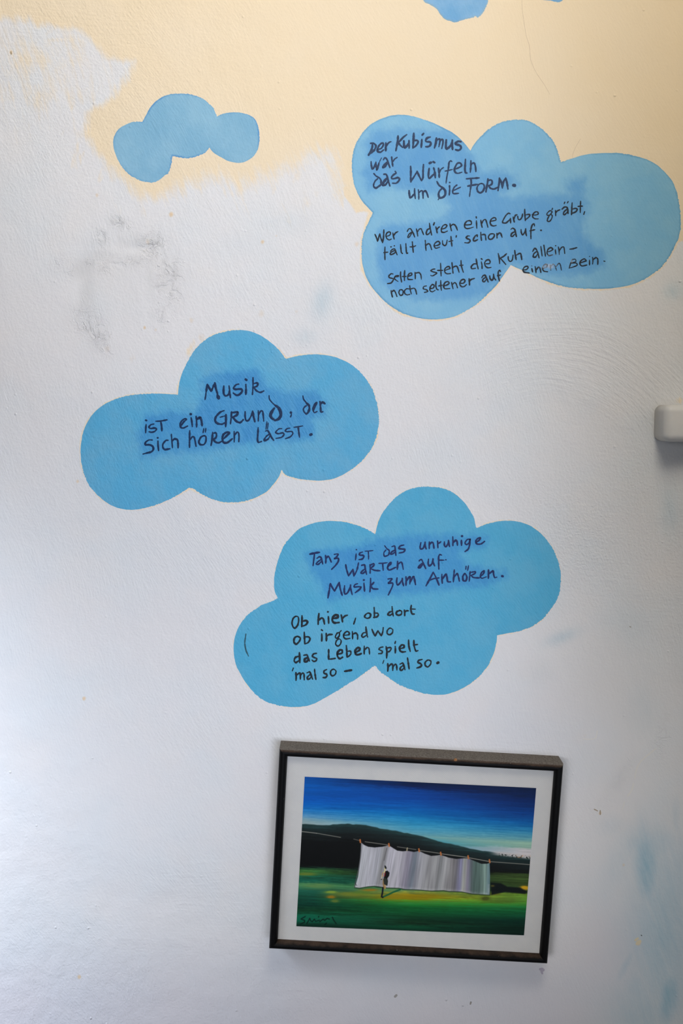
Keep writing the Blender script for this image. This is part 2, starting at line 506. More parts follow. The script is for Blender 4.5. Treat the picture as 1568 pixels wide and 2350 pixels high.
    for cx, cy, rx, ry, rot, k in ((185, 620, 26, 26, 0, .60), (200, 670, 20, 50, 0, .45), (235, 585, 40, 14, 0, .4), (300, 555, 40, 18, 0, .35), (345, 640, 14, 60, 0, .35), (375, 655, 26, 20, 0, .35), (225, 790, 24, 22, 0, .3), (280, 640, 110, 90, 0, .15),
                                   (1350, 1560, 120, 120, 0, .22), (1240, 1540, 50, 40, 0, .25), (1420, 1150, 120, 160, 0, .10)):
        gr = np.maximum(gr, k * blob(px, py, cx, cy, rx, ry, rot))
    set_attr(o, 'grey', gr)
    sc = np.zeros_like(px)
    for cx, cy, rx, ry, rot, k in ((275, 510, 22, 12, 20, 1), (350, 560, 26, 24, 30, 1), (235, 545, 14, 20, 0, .8), (225, 610, 34, 10, 25, .7), (300, 600, 50, 12, 0, .6), (395, 620, 24, 22, 0, 1), (375, 640, 16, 30, 0, .8), (400, 680, 16, 30, 0, .8),
                                   (205, 740, 30, 24, 30, 1), (225, 770, 20, 14, 0, 1), (160, 620, 10, 16, 0, .6), (135, 600, 14, 20, 40, .5), (370, 725, 16, 20, 0, .6), (190, 700, 8, 30, 0, .6), (240, 800, 20, 20, 0, .5), (1420, 1790, 14, 60, 30, .5), (1520, 1700, 20, 60, 10, .35)):
        sc = np.maximum(sc, k * blob(px, py, cx, cy, rx * 1.25, ry * 1.25, rot))
    set_attr(o, 'scuff', sc * 0.55)
    gn = np.maximum(blob(px, py, 1330, 1230, 130, 170, -30), .6 * blob(px, py, 1460, 1180, 110, 260))
    gn = np.maximum(gn, .5 * blob(px, py, 120, 200, 200, 200))
    set_attr(o, 'grain', gn)
    sm = sstep(-90, 120, sdf(px, py, CREAM)) * sstep(350, 900, px)
    sm = np.maximum(sm, .9 * np.maximum(blob(px, py, 190, 640, 24, 60), blob(px, py, 320, 570, 30, 12)))
    sm = np.maximum(sm, .8 * sstep(1250, 1450, px) * sstep(1450, 1700, py))
    set_attr(o, 'smooth', sm)
    rr = np.hypot(px - 1265, (py - 1115))
    ar = sstep(170, 230, rr) * sstep(440, 360, rr) * sstep(1060, 900, py) * sstep(960, 1040, px)
    set_attr(o, 'arcs', ar)
    tag(o, 'brushed plaster wall, cream above and white below', kind='structure')
    return o


wall = build_wall()

# the right-hand wall runs on towards the camera from the rounded corner, up to its window
xr = CORNER_X + CORNER_R
wr = grid_obj('wall_right', np.array([[[xr, -CORNER_R, z], [xr, -0.55, z]] for z in (0.0, 2.75)]), WALL_MAT)
for a_ in ('cream', 'blue', 'lilac', 'stain', 'grey', 'scuff', 'grain', 'smooth', 'arcs'):
    set_attr(wr, a_, [0.0, 0.0, 0.6 if a_ == 'cream' else 0.0, 0.6 if a_ == 'cream' else 0.0])
tag(wr, 'white plaster wall running towards the camera from the rounded corner', kind='structure')


# ------------------------------------------------------------------ painted clouds
def cloud_material(name, base, deep, pale, rim, rimk=0.0, relief=1.0):
    N = NT(name)
    p = N.pos()
    w = N.warp(p, 4.0, 0.05)
    brush = N.noise(N.mapping(w, rot=(0, math.radians(-17), 0), scale=(1, 1, 0.10)), 230, 4.0, 0.65)
    fine = N.noise(p, 150, 4.0, 0.65)
    slow = N.noise(p, 26, 3.0, 0.6)
    ragged = N.math('ADD', N.math('MULTIPLY', N.math('SUBTRACT', brush, 0.5), 0.55), N.math('MULTIPLY', N.math('SUBTRACT', fine, 0.5), 0.8))
    col = N.mix(N.smooth(slow, 0.35, 0.7), base, pale)
    pm = N.smooth(N.math('ADD', N.attr('patch'), ragged), 0.22, 0.88)
    deepv = N.mix(N.smooth(slow, 0.32, 0.66), deep, tuple(0.72 * a + 0.28 * b for a, b in zip(deep, base)))
    col = N.mix(N.math('MULTIPLY', pm, 0.95), col, deepv)
    col = N.mix(N.math('MULTIPLY', N.smooth(brush, 0.42, 0.75), 0.22), col, pale)
    if rimk:
        col = N.mix(N.math('MULTIPLY', N.smooth(N.math('ADD', N.attr('rim'), N.math('MULTIPLY', ragged, 0.5)), 0.45, 0.9), rimk), col, rim)
    worn = N.smooth(N.math('ADD', N.attr('worn'), N.math('MULTIPLY', ragged, 0.9)), 0.62, 0.95)
    col = N.mix(N.math('MULTIPLY', worn, 0.75), col, (0.60, 0.60, 0.66))
    N.link(col, N.bsdf.inputs['Base Color'])
    N.bsdf.inputs['Roughness'].default_value = 0.55
    N.bsdf.inputs['Specular IOR Level'].default_value = 0.3
    N.bump(plaster_height(N, relief))
    return N.m


THICK = 0.00014


def cloud(key, mat, label, worn=()):
    rng = np.random.RandomState(sum(map(ord, key)) + 5)
    pts = np.array(OUT[key], float)
    # resample the outline with a smooth curve, then roughen it like a brushed edge
    out = []
    n = len(pts)
    for i in range(n):
        p0, p1, p2, p3 = pts[i - 1], pts[i], pts[(i + 1) % n], pts[(i + 2) % n]
        a0 = p1 - p0
        a1 = p2 - p1
        a2 = p3 - p2
        c1 = np.dot(a0, a1) / (np.linalg.norm(a0) * np.linalg.norm(a1) + 1e-9)
        c2 = np.dot(a1, a2) / (np.linalg.norm(a1) * np.linalg.norm(a2) + 1e-9)
        m1 = (p2 - p0) / 2 if c1 > 0.55 else a1
        m2 = (p3 - p1) / 2 if c2 > 0.55 else a1
        k = max(2, int(np.linalg.norm(a1) / 1.6))
        for j in range(k):
            t = j / k
            out.append((2 * t ** 3 - 3 * t * t + 1) * p1 + (t ** 3 - 2 * t * t + t) * m1 + (-2 * t ** 3 + 3 * t * t) * p2 + (t ** 3 - t * t) * m2)
    B = np.array(out)
    tg = np.roll(B, -1, 0) - np.roll(B, 1, 0)
    nr = np.stack([tg[:, 1], -tg[:, 0]], -1) / (np.linalg.norm(tg, axis=1)[:, None] + 1e-9)
    arc = np.arange(len(B)) * 1.6
    bristle = sstep(0.45, 0.75, vnoise(arc / 90, arc * 0, 17))
    jit = 0.6 * (vnoise(arc / 7, arc * 0, 4) - .5) + 1.6 * (vnoise(arc / 45, arc * 0, 9) - .5) + (0.35 + 1.7 * bristle) * (rng.rand(len(B)) - .5)
    B = B + nr * jit[:, None]
    x0, y0 = B.min(0)
    x1, y1 = B.max(0)
    st = 4.0
    gx, gy = np.meshgrid(np.arange(x0, x1, st), np.arange(y0, y1, st))
    gx = gx.ravel() + (rng.rand(gx.size) - .5) * 1.2
    gy = gy.ravel() + (rng.rand(gy.size) - .5) * 1.2
    keep = sdf(gx, gy, B) > 2.2
    G = np.stack([gx[keep], gy[keep]], -1)
    allp = np.concatenate([B, G])
    nb = len(B)
    res = delaunay_2d_cdt([Vector((float(a), float(b))) for a, b in allp], [], [list(range(nb))], 1, 1e-4)
    V = np.array([tuple(v) for v in res[0]])
    orig = [min(o_) if o_ else 10 ** 9 for o_ in res[3]]
    off = np.array([0.00004 if o_ < nb else THICK for o_ in orig])
    X, Z = unproj(V[:, 0], V[:, 1])
    Yb = np.where(X > CORNER_X, -(CORNER_R - np.sqrt(np.maximum(CORNER_R ** 2 - (X - CORNER_X) ** 2, 0))), 0.0)
    co = np.stack([X, Yb - off, Z], -1)
    faces = [f for f in res[2]]
    # faces must look at the camera (-y)
    f0 = faces[0]
    nrm = np.cross(co[f0[1]] - co[f0[0]], co[f0[2]] - co[f0[0]])
    if nrm[1] > 0:
        faces = [f[::-1] for f in faces]
    o = mesh_obj('painted_cloud', co, faces, mat)
    vx, vy = V[:, 0], V[:, 1]
    pm = np.zeros(len(V))
    for poly in PATCH.get(key, []):
        pm = np.maximum(pm, 0.5 + 0.5 * np.clip(sdf(vx, vy, poly) / 20.0, -1, 1))
    set_attr(o, 'patch', pm)
    d = sdf(vx, vy, B)
    low = 0.55 + 0.45 * vnoise(vx / 60, vy / 60, 12)
    set_attr(o, 'rim', sstep(9, 1.0, d) * low)
    wn = np.zeros(len(V))
    for cx, cy, rx, ry, k in worn:
        wn = np.maximum(wn, k * blob(vx, vy, cx, cy, rx, ry))
    set_attr(o, 'worn', wn)
    tag(o, label, 'painted cloud', 'sky blue clouds painted on the wall')
    return o


def ink_material(name, col, under, thin):
    N = NT(name)
    p = N.pos()
    nz = N.noise(p, 240, 3.0, 0.6)
    c = N.mix(N.math('MULTIPLY', N.smooth(nz, 0.45, 0.8), thin), col, under)
    wear = N.smooth(N.math('MULTIPLY_ADD', N.math('SUBTRACT', N.noise(p, 300, 3.0, 0.65), 0.5), 1.6, N.attr('worn')), 0.45, 0.80)
    c = N.mix(N.math('MULTIPLY', wear, 0.62), c, (0.40, 0.47, 0.56))
    N.link(c, N.bsdf.inputs['Base Color'])
    N.bsdf.inputs['Roughness'].default_value = 0.5
    N.bsdf.inputs['Specular IOR Level'].default_value = 0.25
    N.bump(plaster_height(N, 0.4))
    return N.m


def parse(x0, y0, s, w, text):
    """brush strokes: 'x y x y ... / x y ...' in the frame of one enlarged crop; 'w30:' in front sets the width"""
    strokes = []
    for part in text.replace('\n', ' ').split('/'):
        toks = part.split()
        ww = w
        if toks and toks[0].startswith('w'):
            ww = float(toks[0][1:].rstrip(':'))
            toks = toks[1:]
        v = [float(t) for t in toks]
        if len(v) < 2:
            continue
        strokes.append((ww / s, [(x0 + a / s, y0 + b / s) for a, b in zip(v[::2], v[1::2])]))
    return strokes


def curve(pts):
    P = np.array(pts, float)
    if len(P) == 1:
        P = np.array([P[0] - (0.4, 0), P[0] + (0.4, 0)])
    if len(P) == 2:
        k = max(2, int(np.hypot(*(P[1] - P[0])) / 1.2))
        return np.array([P[0] + (P[1] - P[0]) * i / k for i in range(k + 1)])
    closed = np.hypot(*(P[0] - P[-1])) < 1e-6
    out = []
    n = len(P)
    for i in range(n - 1):
        p1, p2 = P[i], P[i + 1]
        p0 = P[i - 1] if i > 0 else (P[-2] if closed else p1)
        p3 = P[i + 2] if i + 2 < n else (P[1] if closed else p2)
        k = max(2, int(np.hypot(*(p2 - p1)) / 1.0))
        m1, m2 = (p2 - p0) * 0.42, (p3 - p1) * 0.42
        for j in range(k):
            t = j / k
            out.append((2 * t ** 3 - 3 * t * t + 1) * p1 + (t ** 3 - 2 * t * t + t) * m1 + (-2 * t ** 3 + 3 * t * t) * p2 + (t ** 3 - t * t) * m2)
    out.append(P[-1])
    return np.array(out)


def stroke_mesh(strokes, base, rise, seed, place, taper=True):
    """each stroke a low ridge of paint with round ends; place(px, py, off) -> world"""
    co, faces = [], []
    rng = np.random.RandomState(seed)
    for si, (w, pts) in enumerate(strokes):
        C = curve(pts)
        n = len(C)
        T = np.gradient(C, axis=0)
        T /= (np.linalg.norm(T, axis=1)[:, None] + 1e-9)
        Nn = np.stack([-T[:, 1], T[:, 0]], -1)
        ar = np.arange(n) + si * 37.0
        half = 0.56 * w * (0.86 + 0.34 * (vnoise(ar / 5, ar * 0 + si, seed) - .5) + 0.22 * (vnoise(ar / 1.7, ar * 0 + si, seed + 1) - .5))
        if taper and n > 6:
            e = np.minimum(np.arange(n), np.arange(n)[::-1]) / max(1.0, 0.22 * n)
            half = half * (0.74 + 0.26 * np.clip(e, 0, 1))
        # round caps: extend both ends
        cap = []
        for q in (0.92, 0.72, 0.40):
            cap.append(q)
        Cs = [C[0] - T[0] * half[0] * q for q in cap] + list(C) + [C[-1] + T[-1] * half[-1] * q for q in cap[::-1]]
        Hs = [half[0] * math.sqrt(max(0.05, 1 - q * q)) for q in cap] + list(half) + [half[-1] * math.sqrt(max(0.05, 1 - q * q)) for q in cap[::-1]]
        Ns = [Nn[0]] * 3 + list(Nn) + [Nn[-1]] * 3
        b = len(co)
        z = base + si * 0.000004
        for c, h, nn in zip(Cs, Hs, Ns):
            for k, dz in ((-1, 0), (-0.6, rise), (0.6, rise), (1, 0)):
                co.append(place(c[0] + nn[0] * h * k, c[1] + nn[1] * h * k, z + dz))
        for i in range(len(Cs) - 1):
            for k in range(3):
                a = b + i * 4 + k
                faces.append((a, a + 1, a + 5, a + 4))
    co = np.array(co)
    # consistent facing
    fl = []
    for f in faces:
        nrm = np.cross(co[f[1]] - co[f[0]], co[f[2]] - co[f[0]])
        fl.append(f if nrm[1] < 0 else f[::-1])
    return co, fl


def on_wall(px, py, off):
    X, Z = unproj(px, py)
    return (float(X), -off, float(Z))


def write_line(parent, mat, chunks, seed):
    strokes = []
    for x0, y0, s, w, text in chunks:
        strokes += parse(x0, y0, s, w, text)
    co, faces = stroke_mesh(strokes, THICK + 0.00004, 0.00007, seed, on_wall)
    o = mesh_obj('handwritten_line', co, faces, mat, parent)
    if parent is cB:
        px, py = proj(co[:, 0], co[:, 2], co[:, 1])
        wn = np.zeros(len(co))
        for cx, cy, rx, ry, k in ((1282, 588, 30, 9, .75), (1262, 612, 26, 12, .8), (1272, 605, 18, 10, .7), (1310, 598, 12, 6, .8), (1245, 590, 26, 4, .5)):
            wn = np.maximum(wn, k * blob(px, py, cx, cy, rx, ry))
        set_attr(o, 'worn', wn)
    return o


MAT_A = cloud_material('pale_blue_cloud_paint', (0.215, 0.460, 0.650), (0.17, 0.40, 0.66), (0.275, 0.520, 0.690), (0.08, 0.28, 0.58), 0.85, 0.7)
MAT_B = cloud_material('light_blue_cloud_paint', (0.205, 0.490, 0.730), (0.105, 0.345, 0.665), (0.250, 0.530, 0.730), (0.08, 0.28, 0.52), 0.55, 0.45)
MAT_C = cloud_material('blue_cloud_paint', (0.098, 0.425, 0.690), (0.050, 0.285, 0.610), (0.145, 0.440, 0.665), (0.14, 0.42, 0.62), 0.3, 1.15)
MAT_D = cloud_material('turquoise_blue_cloud_paint', (0.080, 0.425, 0.670), (0.046, 0.290, 0.625), (0.115, 0.445, 0.665), (0.14, 0.42, 0.62), 0.3, 1.0)
MAT_E = cloud_material('soft_blue_cloud_paint', (0.150, 0.400, 0.700), (0.11, 0.33, 0.68), (0.260, 0.500, 0.760), (0.35, 0.45, 0.45), 0.5, 0.4)

cA = cloud('A', MAT_A, 'small plain light blue painted cloud with no writing, on the cream paint')
cB = cloud('B', MAT_B, 'largest blue painted cloud with three verses, the first beginning Der Kubismus',
           worn=((1290, 590, 40, 14, .55), (1262, 612, 34, 14, .8), (1310, 600, 30, 22, .45), (1295, 645, 60, 8, .3), (1228, 490, 60, 16, .25), (1380, 625, 30, 10, .3)))
cC = cloud('C', MAT_C, 'blue painted cloud with the three-line Musik verse, left of the middle')
cD = cloud('D', MAT_D, 'turquoise blue painted cloud with the Tanz verse, directly above the framed picture')
cE = cloud('E', MAT_E, 'blue painted cloud cut off by the top edge, only two lower bumps showing')

INK_K = ink_material('slate_blue_ink', (0.018, 0.042, 0.105), (0.07, 0.17, 0.33), 0.18)
INK_W = ink_material('black_ink', (0.010, 0.016, 0.026), (0.05, 0.11, 0.19), 0.22)
INK_M = ink_material('dark_petrol_ink', (0.004, 0.024, 0.085), (0.03, 0.12, 0.26), 0.12)
INK_T = ink_material('navy_ink', (0.005, 0.018, 0.105), (0.02, 0.10, 0.30), 0.12)
INK_O = ink_material('soft_black_ink', (0.004, 0.010, 0.017), (0.02, 0.08, 0.13), 0.18)

# --- first verse of the large cloud
write_line(cB, INK_K, [(840, 300, 6.5333, 34, """100 195 95 250 75 310 40 365 / 70 190 115 190 145 215 150 240 130 285 95 325 50 350
/ 185 280 230 265 262 215 255 185 225 195 190 235 172 290 185 315 220 322 262 290 / 300 180 298 240 298 300 / w26: 305 240 325 200 355 172 378 165
/ 482 75 478 150 465 220 450 300 / w28: 612 60 560 100 500 165 / 490 165 505 205 550 250 / 570 155 572 220 582 252 610 235 640 190 645 150 / w24: 648 145 650 210 648 265
/ 718 40 715 130 705 260 / w28: 715 150 760 145 785 160 770 200 740 235 705 262 / 840 130 835 190 830 250 / w32: 845 65 865 42
/ 965 95 920 110 895 145 910 165 955 168 975 190 960 225 930 240 895 240 / 1058 110 1050 180 1028 260 / w26: 1052 160 1080 130 1105 125 1110 160 1095 240 / w28: 1108 165 1135 130 1155 140 1155 190 1138 268
/ 1205 140 1200 210 1205 270 1240 255 1280 210 1298 145 / w36: 1295 140 1295 210 1300 280 / 1425 165 1385 160 1345 185 1350 205 1395 215 1425 240 1420 275 1385 295 1345 285""")], 11)
write_line(cB, INK_K, [(840, 350, 9.8, 44, """118 205 122 280 145 370 185 330 225 220 / 225 215 232 300 245 395 275 310 295 235 / w24: 300 225 325 170 355 118
/ 395 165 420 125 455 130 490 190 515 270 540 340 / 480 215 420 270 380 330 385 345 440 310 475 260 / 580 105 590 200 605 310 / w34: 605 210 645 150 705 110""")], 12)
write_line(cB, INK_K, [(840, 350, 9.8, 44, """180 475 230 530 300 570 340 630 335 720 290 760 225 800 180 770 175 720 210 640 265 590
/ 405 490 450 490 480 540 505 640 540 755 / w60: 480 570 420 640 375 710 385 735 440 725 490 660 / 660 425 680 465 630 495 580 550 585 590 650 585 720 565 755 595 735 645 680 690 600 690"""),
    (920, 350, 7.84, 38, """178 250 182 340 180 430 182 530 / w30: 182 530 230 450 295 345 / 295 340 335 430 375 510 / 375 510 400 450 402 330 410 215
/ 512 285 502 360 498 440 515 465 555 430 600 385 / 592 275 610 340 622 455 / 520 192 545 180 / 585 168 610 182 / 680 285 690 360 693 450 / w30: 695 370 720 310 770 270
/ w32: 920 165 900 150 870 180 862 250 850 340 / w24: 850 340 830 440 815 555 / w24: 795 335 850 325 930 305 / w36: 980 300 1050 270 1095 235 1070 190 1020 195 985 250 965 310 985 360 1030 375 1100 355
/ 1165 120 1160 210 1155 300 1165 360 1190 370 / w32: 1262 150 1262 240 1252 355 / w32: 1262 240 1290 195 1325 195 1345 260 1352 345""")], 13)
write_line(cB, INK_K, [(920, 350, 7.84, 36, """150 685 155 750 170 815 205 790 245 740 / w30: 250 650 250 730 262 830 / w30: 318 670 325 760 325 840 / w32: 325 730 365 690 395 700 400 760 402 825 / w34: 400 720 440 690 470 730 495 810
/ w38: 650 520 690 590 760 640 800 690 800 760 760 805 700 815 680 750 700 690 740 650 / w18: 690 820 675 850 / 878 600 880 680 872 765 / w24: 882 540 / w30: 1010 585 960 630 935 700 950 740 1040 735 / w28: 940 690 1010 655 1075 625"""),
    (1040, 390, 9.8, 46, """300 200 430 190 590 180 / 400 190 410 300 390 450 / w30: 390 450 370 600 / 330 365 430 345 550 325 / 640 305 580 330 540 400 555 480 610 515 670 480 705 400 690 330 640 305
/ 785 200 775 300 755 400 740 500 / 790 240 850 225 880 260 870 320 800 360 / 800 350 840 410 920 430 1000 395 / 1045 185 1040 280 1020 400 1012 465 / 1045 195 1090 290 1110 410 / 1110 400 1135 270 1185 185 / 1185 180 1215 300 1235 430 / w78: 1360 345 1385 350""")], 14)
# --- second verse
write_line(cB, INK_W, [(850, 490, 7.84, 27, """85 375 110 430 132 500 / 132 500 155 420 172 365 / 172 365 190 440 222 525 / 222 525 240 420 245 295 / 295 410 350 390 365 350 340 330 300 350 282 400 300 450 340 475 380 460
/ 405 345 415 400 430 460 / 420 400 455 350 500 325 / 665 325 690 280 725 275 755 320 780 370 800 425 / 755 325 700 370 675 425 690 435 720 400 745 350 / 830 275 845 340 855 405 / 850 330 880 285 915 275 935 320 960 380
/ 1065 175 1075 250 1090 320 1105 390 / 1080 270 1030 290 1008 350 1020 380 1060 360 1085 320 / 1155 165 1140 205 / 1180 240 1192 290 1205 350 / 1200 300 1215 265 1245 240
/ 1300 280 1350 260 1380 220 1355 200 1310 220 1280 280 1285 330 1330 340 1390 315 / 1435 185 1445 240 1462 310 / 1450 225 1490 195 1525 210 1550 250 1568 300"""),
    (1040, 460, 9.8, 33, """265 550 340 550 410 535 410 480 370 455 310 470 265 530 265 600 310 635 380 625 460 600 / 525 455 530 540 535 630 / 522 370 525 395 / 625 440 635 520 655 605 / 645 530 680 450 730 430 755 490 785 605
/ 840 470 900 460 965 440 955 395 910 390 855 430 835 500 860 555 910 575 970 562"""),
    (1140, 450, 7.1273, 25, """220 290 195 280 150 320 105 400 100 435 150 440 190 410 230 370 / 225 365 230 440 / 270 340 278 380 290 425 / 285 380 305 320 335 305 / 345 330 355 380 385 385 415 345 425 295
/ 460 215 462 300 470 400 / 470 310 515 300 545 305 530 340 475 385 / 580 305 630 310 680 295 675 265 640 258 600 290 590 340 625 370 680 372
/ w22: 905 250 870 240 825 285 830 315 870 310 910 260 / w22: 870 310 840 360 830 405 865 415 900 370 910 320 880 295 / w18: 915 200 905 225 / 962 235 965 280 968 325 / 968 280 990 245 1035 225
/ 1070 215 1110 180 1150 185 1165 230 1170 285 / 1150 215 1110 250 1090 290 1110 305 1150 270 1165 240 / w18: 1115 100 1105 125 / w20: 1170 92 1155 115 / 1235 110 1230 200 1225 305 / 1240 215 1290 200 1320 220 1290 260 1235 280
/ 1375 85 1370 180 1368 275 / 1330 170 1375 165 1405 165 / w20: 1440 255 1425 300""")], 15)
write_line(cB, INK_W, [(850, 490, 7.84, 27, """265 600 262 700 265 835 / 240 705 320 695 / 365 680 400 645 440 640 460 690 485 745 / 450 660 380 695 355 730 375 740 425 720 455 690 / 375 600 / 432 582
/ 545 560 552 640 560 700 580 720 / 640 540 645 620 655 720 675 710 / 757 510 765 600 775 700 / 715 600 770 600 818 580 / 990 485 995 570 1005 665 / 1000 580 1040 545 1075 560 1105 650
/ 1160 580 1220 570 1255 540 1225 500 1170 530 1150 580 1180 625 1250 605 / 1300 490 1305 550 1340 580 1370 550 1385 475 / 1452 410 1458 490 1470 590 / 1415 505 1485 490 / 1550 400 1545 428"""),
    (1040, 460, 9.8, 36, """375 800 330 800 295 835 320 860 370 880 385 920 340 955 265 950 / 545 815 545 775 500 800 455 880 470 910 510 905 555 880 / 625 715 628 800 640 900 / 630 780 690 765 725 780 740 890
/ 900 750 835 760 795 820 815 870 870 870 920 820 930 770 900 750 / 985 740 988 790 990 850 / 990 790 1030 740 1070 740 1105 830"""),
    (1140, 450, 7.1273, 26, """235 545 260 525 295 545 310 600 325 665 / 300 580 250 610 235 650 260 660 295 625 / 400 545 405 600 425 635 455 600 475 540 / 475 535 475 590 490 650 / 620 490 615 455 585 470 565 530 560 600 562 700 / 545 570 625 550 / w30: 720 560 730 561""")], 16)
# --- third verse
write_line(cB, INK_W, [(880, 590, 7.84, 27, """175 305 140 300 100 340 110 370 180 390 175 420 140 465 75 478 / 205 360 265 350 270 335 230 335 200 370 210 400 265 440 / 312 265 310 340 330 450 / 385 240 380 330 380 425 / 340 350 410 348
/ 450 350 510 320 510 290 470 295 440 350 450 400 525 405 / 570 275 575 340 575 395 / 580 290 640 280 675 320 685 400 / 930 215 890 220 855 245 890 265 960 285 930 315 880 340 850 325 / 1030 110 1035 230 1040 340 / 975 240 1070 240
/ 1110 240 1160 220 1200 205 1180 170 1140 180 1105 220 1110 275 1150 300 1210 295 / 1235 100 1245 200 1255 290 / 1245 190 1295 165 1330 175 1365 275 / 1398 60 1405 160 1440 275 / 1370 150 1435 145"""),
    (1060, 560, 9.8, 36, """325 340 340 430 370 560 / 345 450 270 450 215 510 230 555 310 545 / 440 400 455 470 458 550 / w28: 440 330 455 345 / 545 445 620 440 640 400 610 355 550 370 515 430 535 500 590 535 660 525
/ 820 215 845 320 852 440 / 1005 220 940 280 855 320 / 870 320 940 400 990 460 / 1045 285 1050 350 1090 395 1135 360 1155 250 / 1192 145 1205 250 1225 355 / 1215 260 1270 225 1325 215 1350 350"""),
    (1180, 550, 7.1273, 25, """305 195 335 145 365 160 390 220 410 300 / 375 190 325 230 315 280 350 285 385 235 / w22: 438 110 450 190 460 270 / w22: 488 90 500 170 515 275 / 550 200 600 185 635 155 600 130 555 160 540 220 570 260 630 250
/ w20: 675 165 685 245 / w18: 680 100 / w20: 725 120 735 170 740 245 / w20: 738 190 775 130 815 125 830 230 / w24: 910 155 960 150 1030 130""")], 17)
write_line(cB, INK_W, [(880, 590, 7.84, 27, """140 600 150 660 165 720 / 150 630 190 600 220 640 245 710 / 340 590 300 590 280 640 310 690 350 670 355 610 330 585 / 465 575 420 570 380 610 390 660 430 680 475 670 / 475 515 485 590 505 665 / 490 575 550 560 580 590 600 670
/ 775 520 730 530 720 570 780 590 800 620 740 635 / 840 570 900 555 915 510 880 495 845 540 840 600 880 625 930 600 / 950 440 945 520 965 580 995 590 / 1033 420 1035 510 1045 600 / 995 520 1060 505
/ 1090 520 1150 500 1185 470 1160 440 1110 460 1085 520 1110 570 1195 565 / 1228 455 1240 510 1255 570 / 1240 500 1280 460 1310 480 1335 555 / 1380 470 1440 470 1470 430 1450 400 1400 420 1375 480 1405 530 1455 530 1495 495"""),
    (1060, 560, 9.8, 36, """165 780 172 850 175 925 / 172 850 210 800 285 775 / 450 760 480 715 520 700 555 760 595 855 / 540 750 480 790 475 840 510 850 545 800 / 630 720 640 780 680 815 710 770 715 680 / 715 680 725 750 765 810
/ 870 620 855 590 825 620 820 700 835 780 850 832 / 805 715 875 695""")], 18)
write_line(cB, INK_W, [(1180, 550, 7.1273, 25, """150 495 200 490 230 460 215 435 170 450 145 495 170 532 250 546 / 290 470 305 530 / w18: 290 430 / 345 440 355 490 360 545 / 360 500 400 450 425 470 440 540 / 480 470 540 440 530 405 490 420 465 470 490 515 550 525
/ w20: 592 415 602 500 / w16: 600 445 640 400 670 430 695 500 / w18: 690 440 735 385 760 420 775 500 / w20: 960 320 930 380 900 470 / w20: 940 330 1000 320 1010 360 940 380 1020 385 1030 420 960 450 900 465
/ 1080 385 1140 360 1180 345 1150 315 1100 340 1075 390 1110 430 1190 415 / 1235 335 1235 415 / w18: 1235 275 / 1285 290 1290 350 1285 400 / 1290 330 1340 295 1370 320 1370 405 / w18: 1468 350 1488 355""")], 19)
# --- middle left cloud
write_line(cC, INK_M, [(450, 850, 9.2235, 46, """240 290 230 370 215 450 / w34: 215 450 205 540 190 620 / 240 295 280 370 320 445 / 320 445 360 360 400 270 / 400 265 420 380 455 490 / w74: 455 520 480 590
/ 590 330 585 420 590 500 630 540 690 510 705 440 / w40: 700 330 715 440 730 580 / 905 290 850 305 795 370 830 400 910 395 970 400 975 450 920 510 860 525 790 480 / 1055 300 1060 400 1055 510 / w52: 1050 190 1068 203
/ w38: 1208 155 1208 280 1205 400 1195 510 / w40: 1220 280 1290 265 1310 290 1290 335 1220 360 / 1225 360 1280 430 1360 465 1435 435""")], 21)
write_line(cC, INK_M, [(320, 930, 8.711, 38, """135 385 130 460 125 550 / w45: 130 300 145 305 / 290 375 230 390 190 440 230 465 300 455 345 475 310 520 250 540 195 530 / w34: 330 320 430 315 555 292 / 430 330 445 420 450 510
/ 835 410 890 330 945 280 910 270 850 310 815 380 830 440 880 455 965 415 / 1035 245 1050 330 1060 430 / w46: 1030 178 / 1135 215 1145 330 1145 435 / w56: 1150 280 1210 250 1240 300 1255 410"""),
    (480, 890, 7.84, 40, """270 410 200 440 125 520 110 590 150 640 230 655 280 630 / w24: 200 530 300 500 / 305 480 305 580 298 700 / w34: 405 430 400 530 385 650 / 405 450 470 440 515 440 500 490 420 530 / 430 530 490 600 560 625 615 575
/ w34: 650 430 650 520 665 585 710 585 760 500 785 420 / 785 420 800 510 825 610 / w28: 885 410 890 500 885 600 / w32: 890 490 930 420 965 425 975 500 985 600
/ w26: 1080 140 1090 210 1150 280 1190 315 / w54: 1190 315 1250 360 1285 430 1290 500 1250 560 1180 590 / w56: 1180 580 1125 540 1105 490 1130 430 1175 365 / w40: 1475 445 / w26: 1483 460 1480 490 1465 525"""),
    (580, 890, 7.84, 34, """w26: 905 145 920 210 970 270 / w46: 970 275 1015 320 1022 380 1000 440 970 470 / w34: 970 475 925 430 915 380 940 340 970 320 / w32: 1100 400 1130 330 1155 265 1120 290 1085 380 1110 445 1160 425 / 1212 245 1222 340 1230 430 1265 430 / w42: 1230 290 1260 260 1300 285""")], 22)
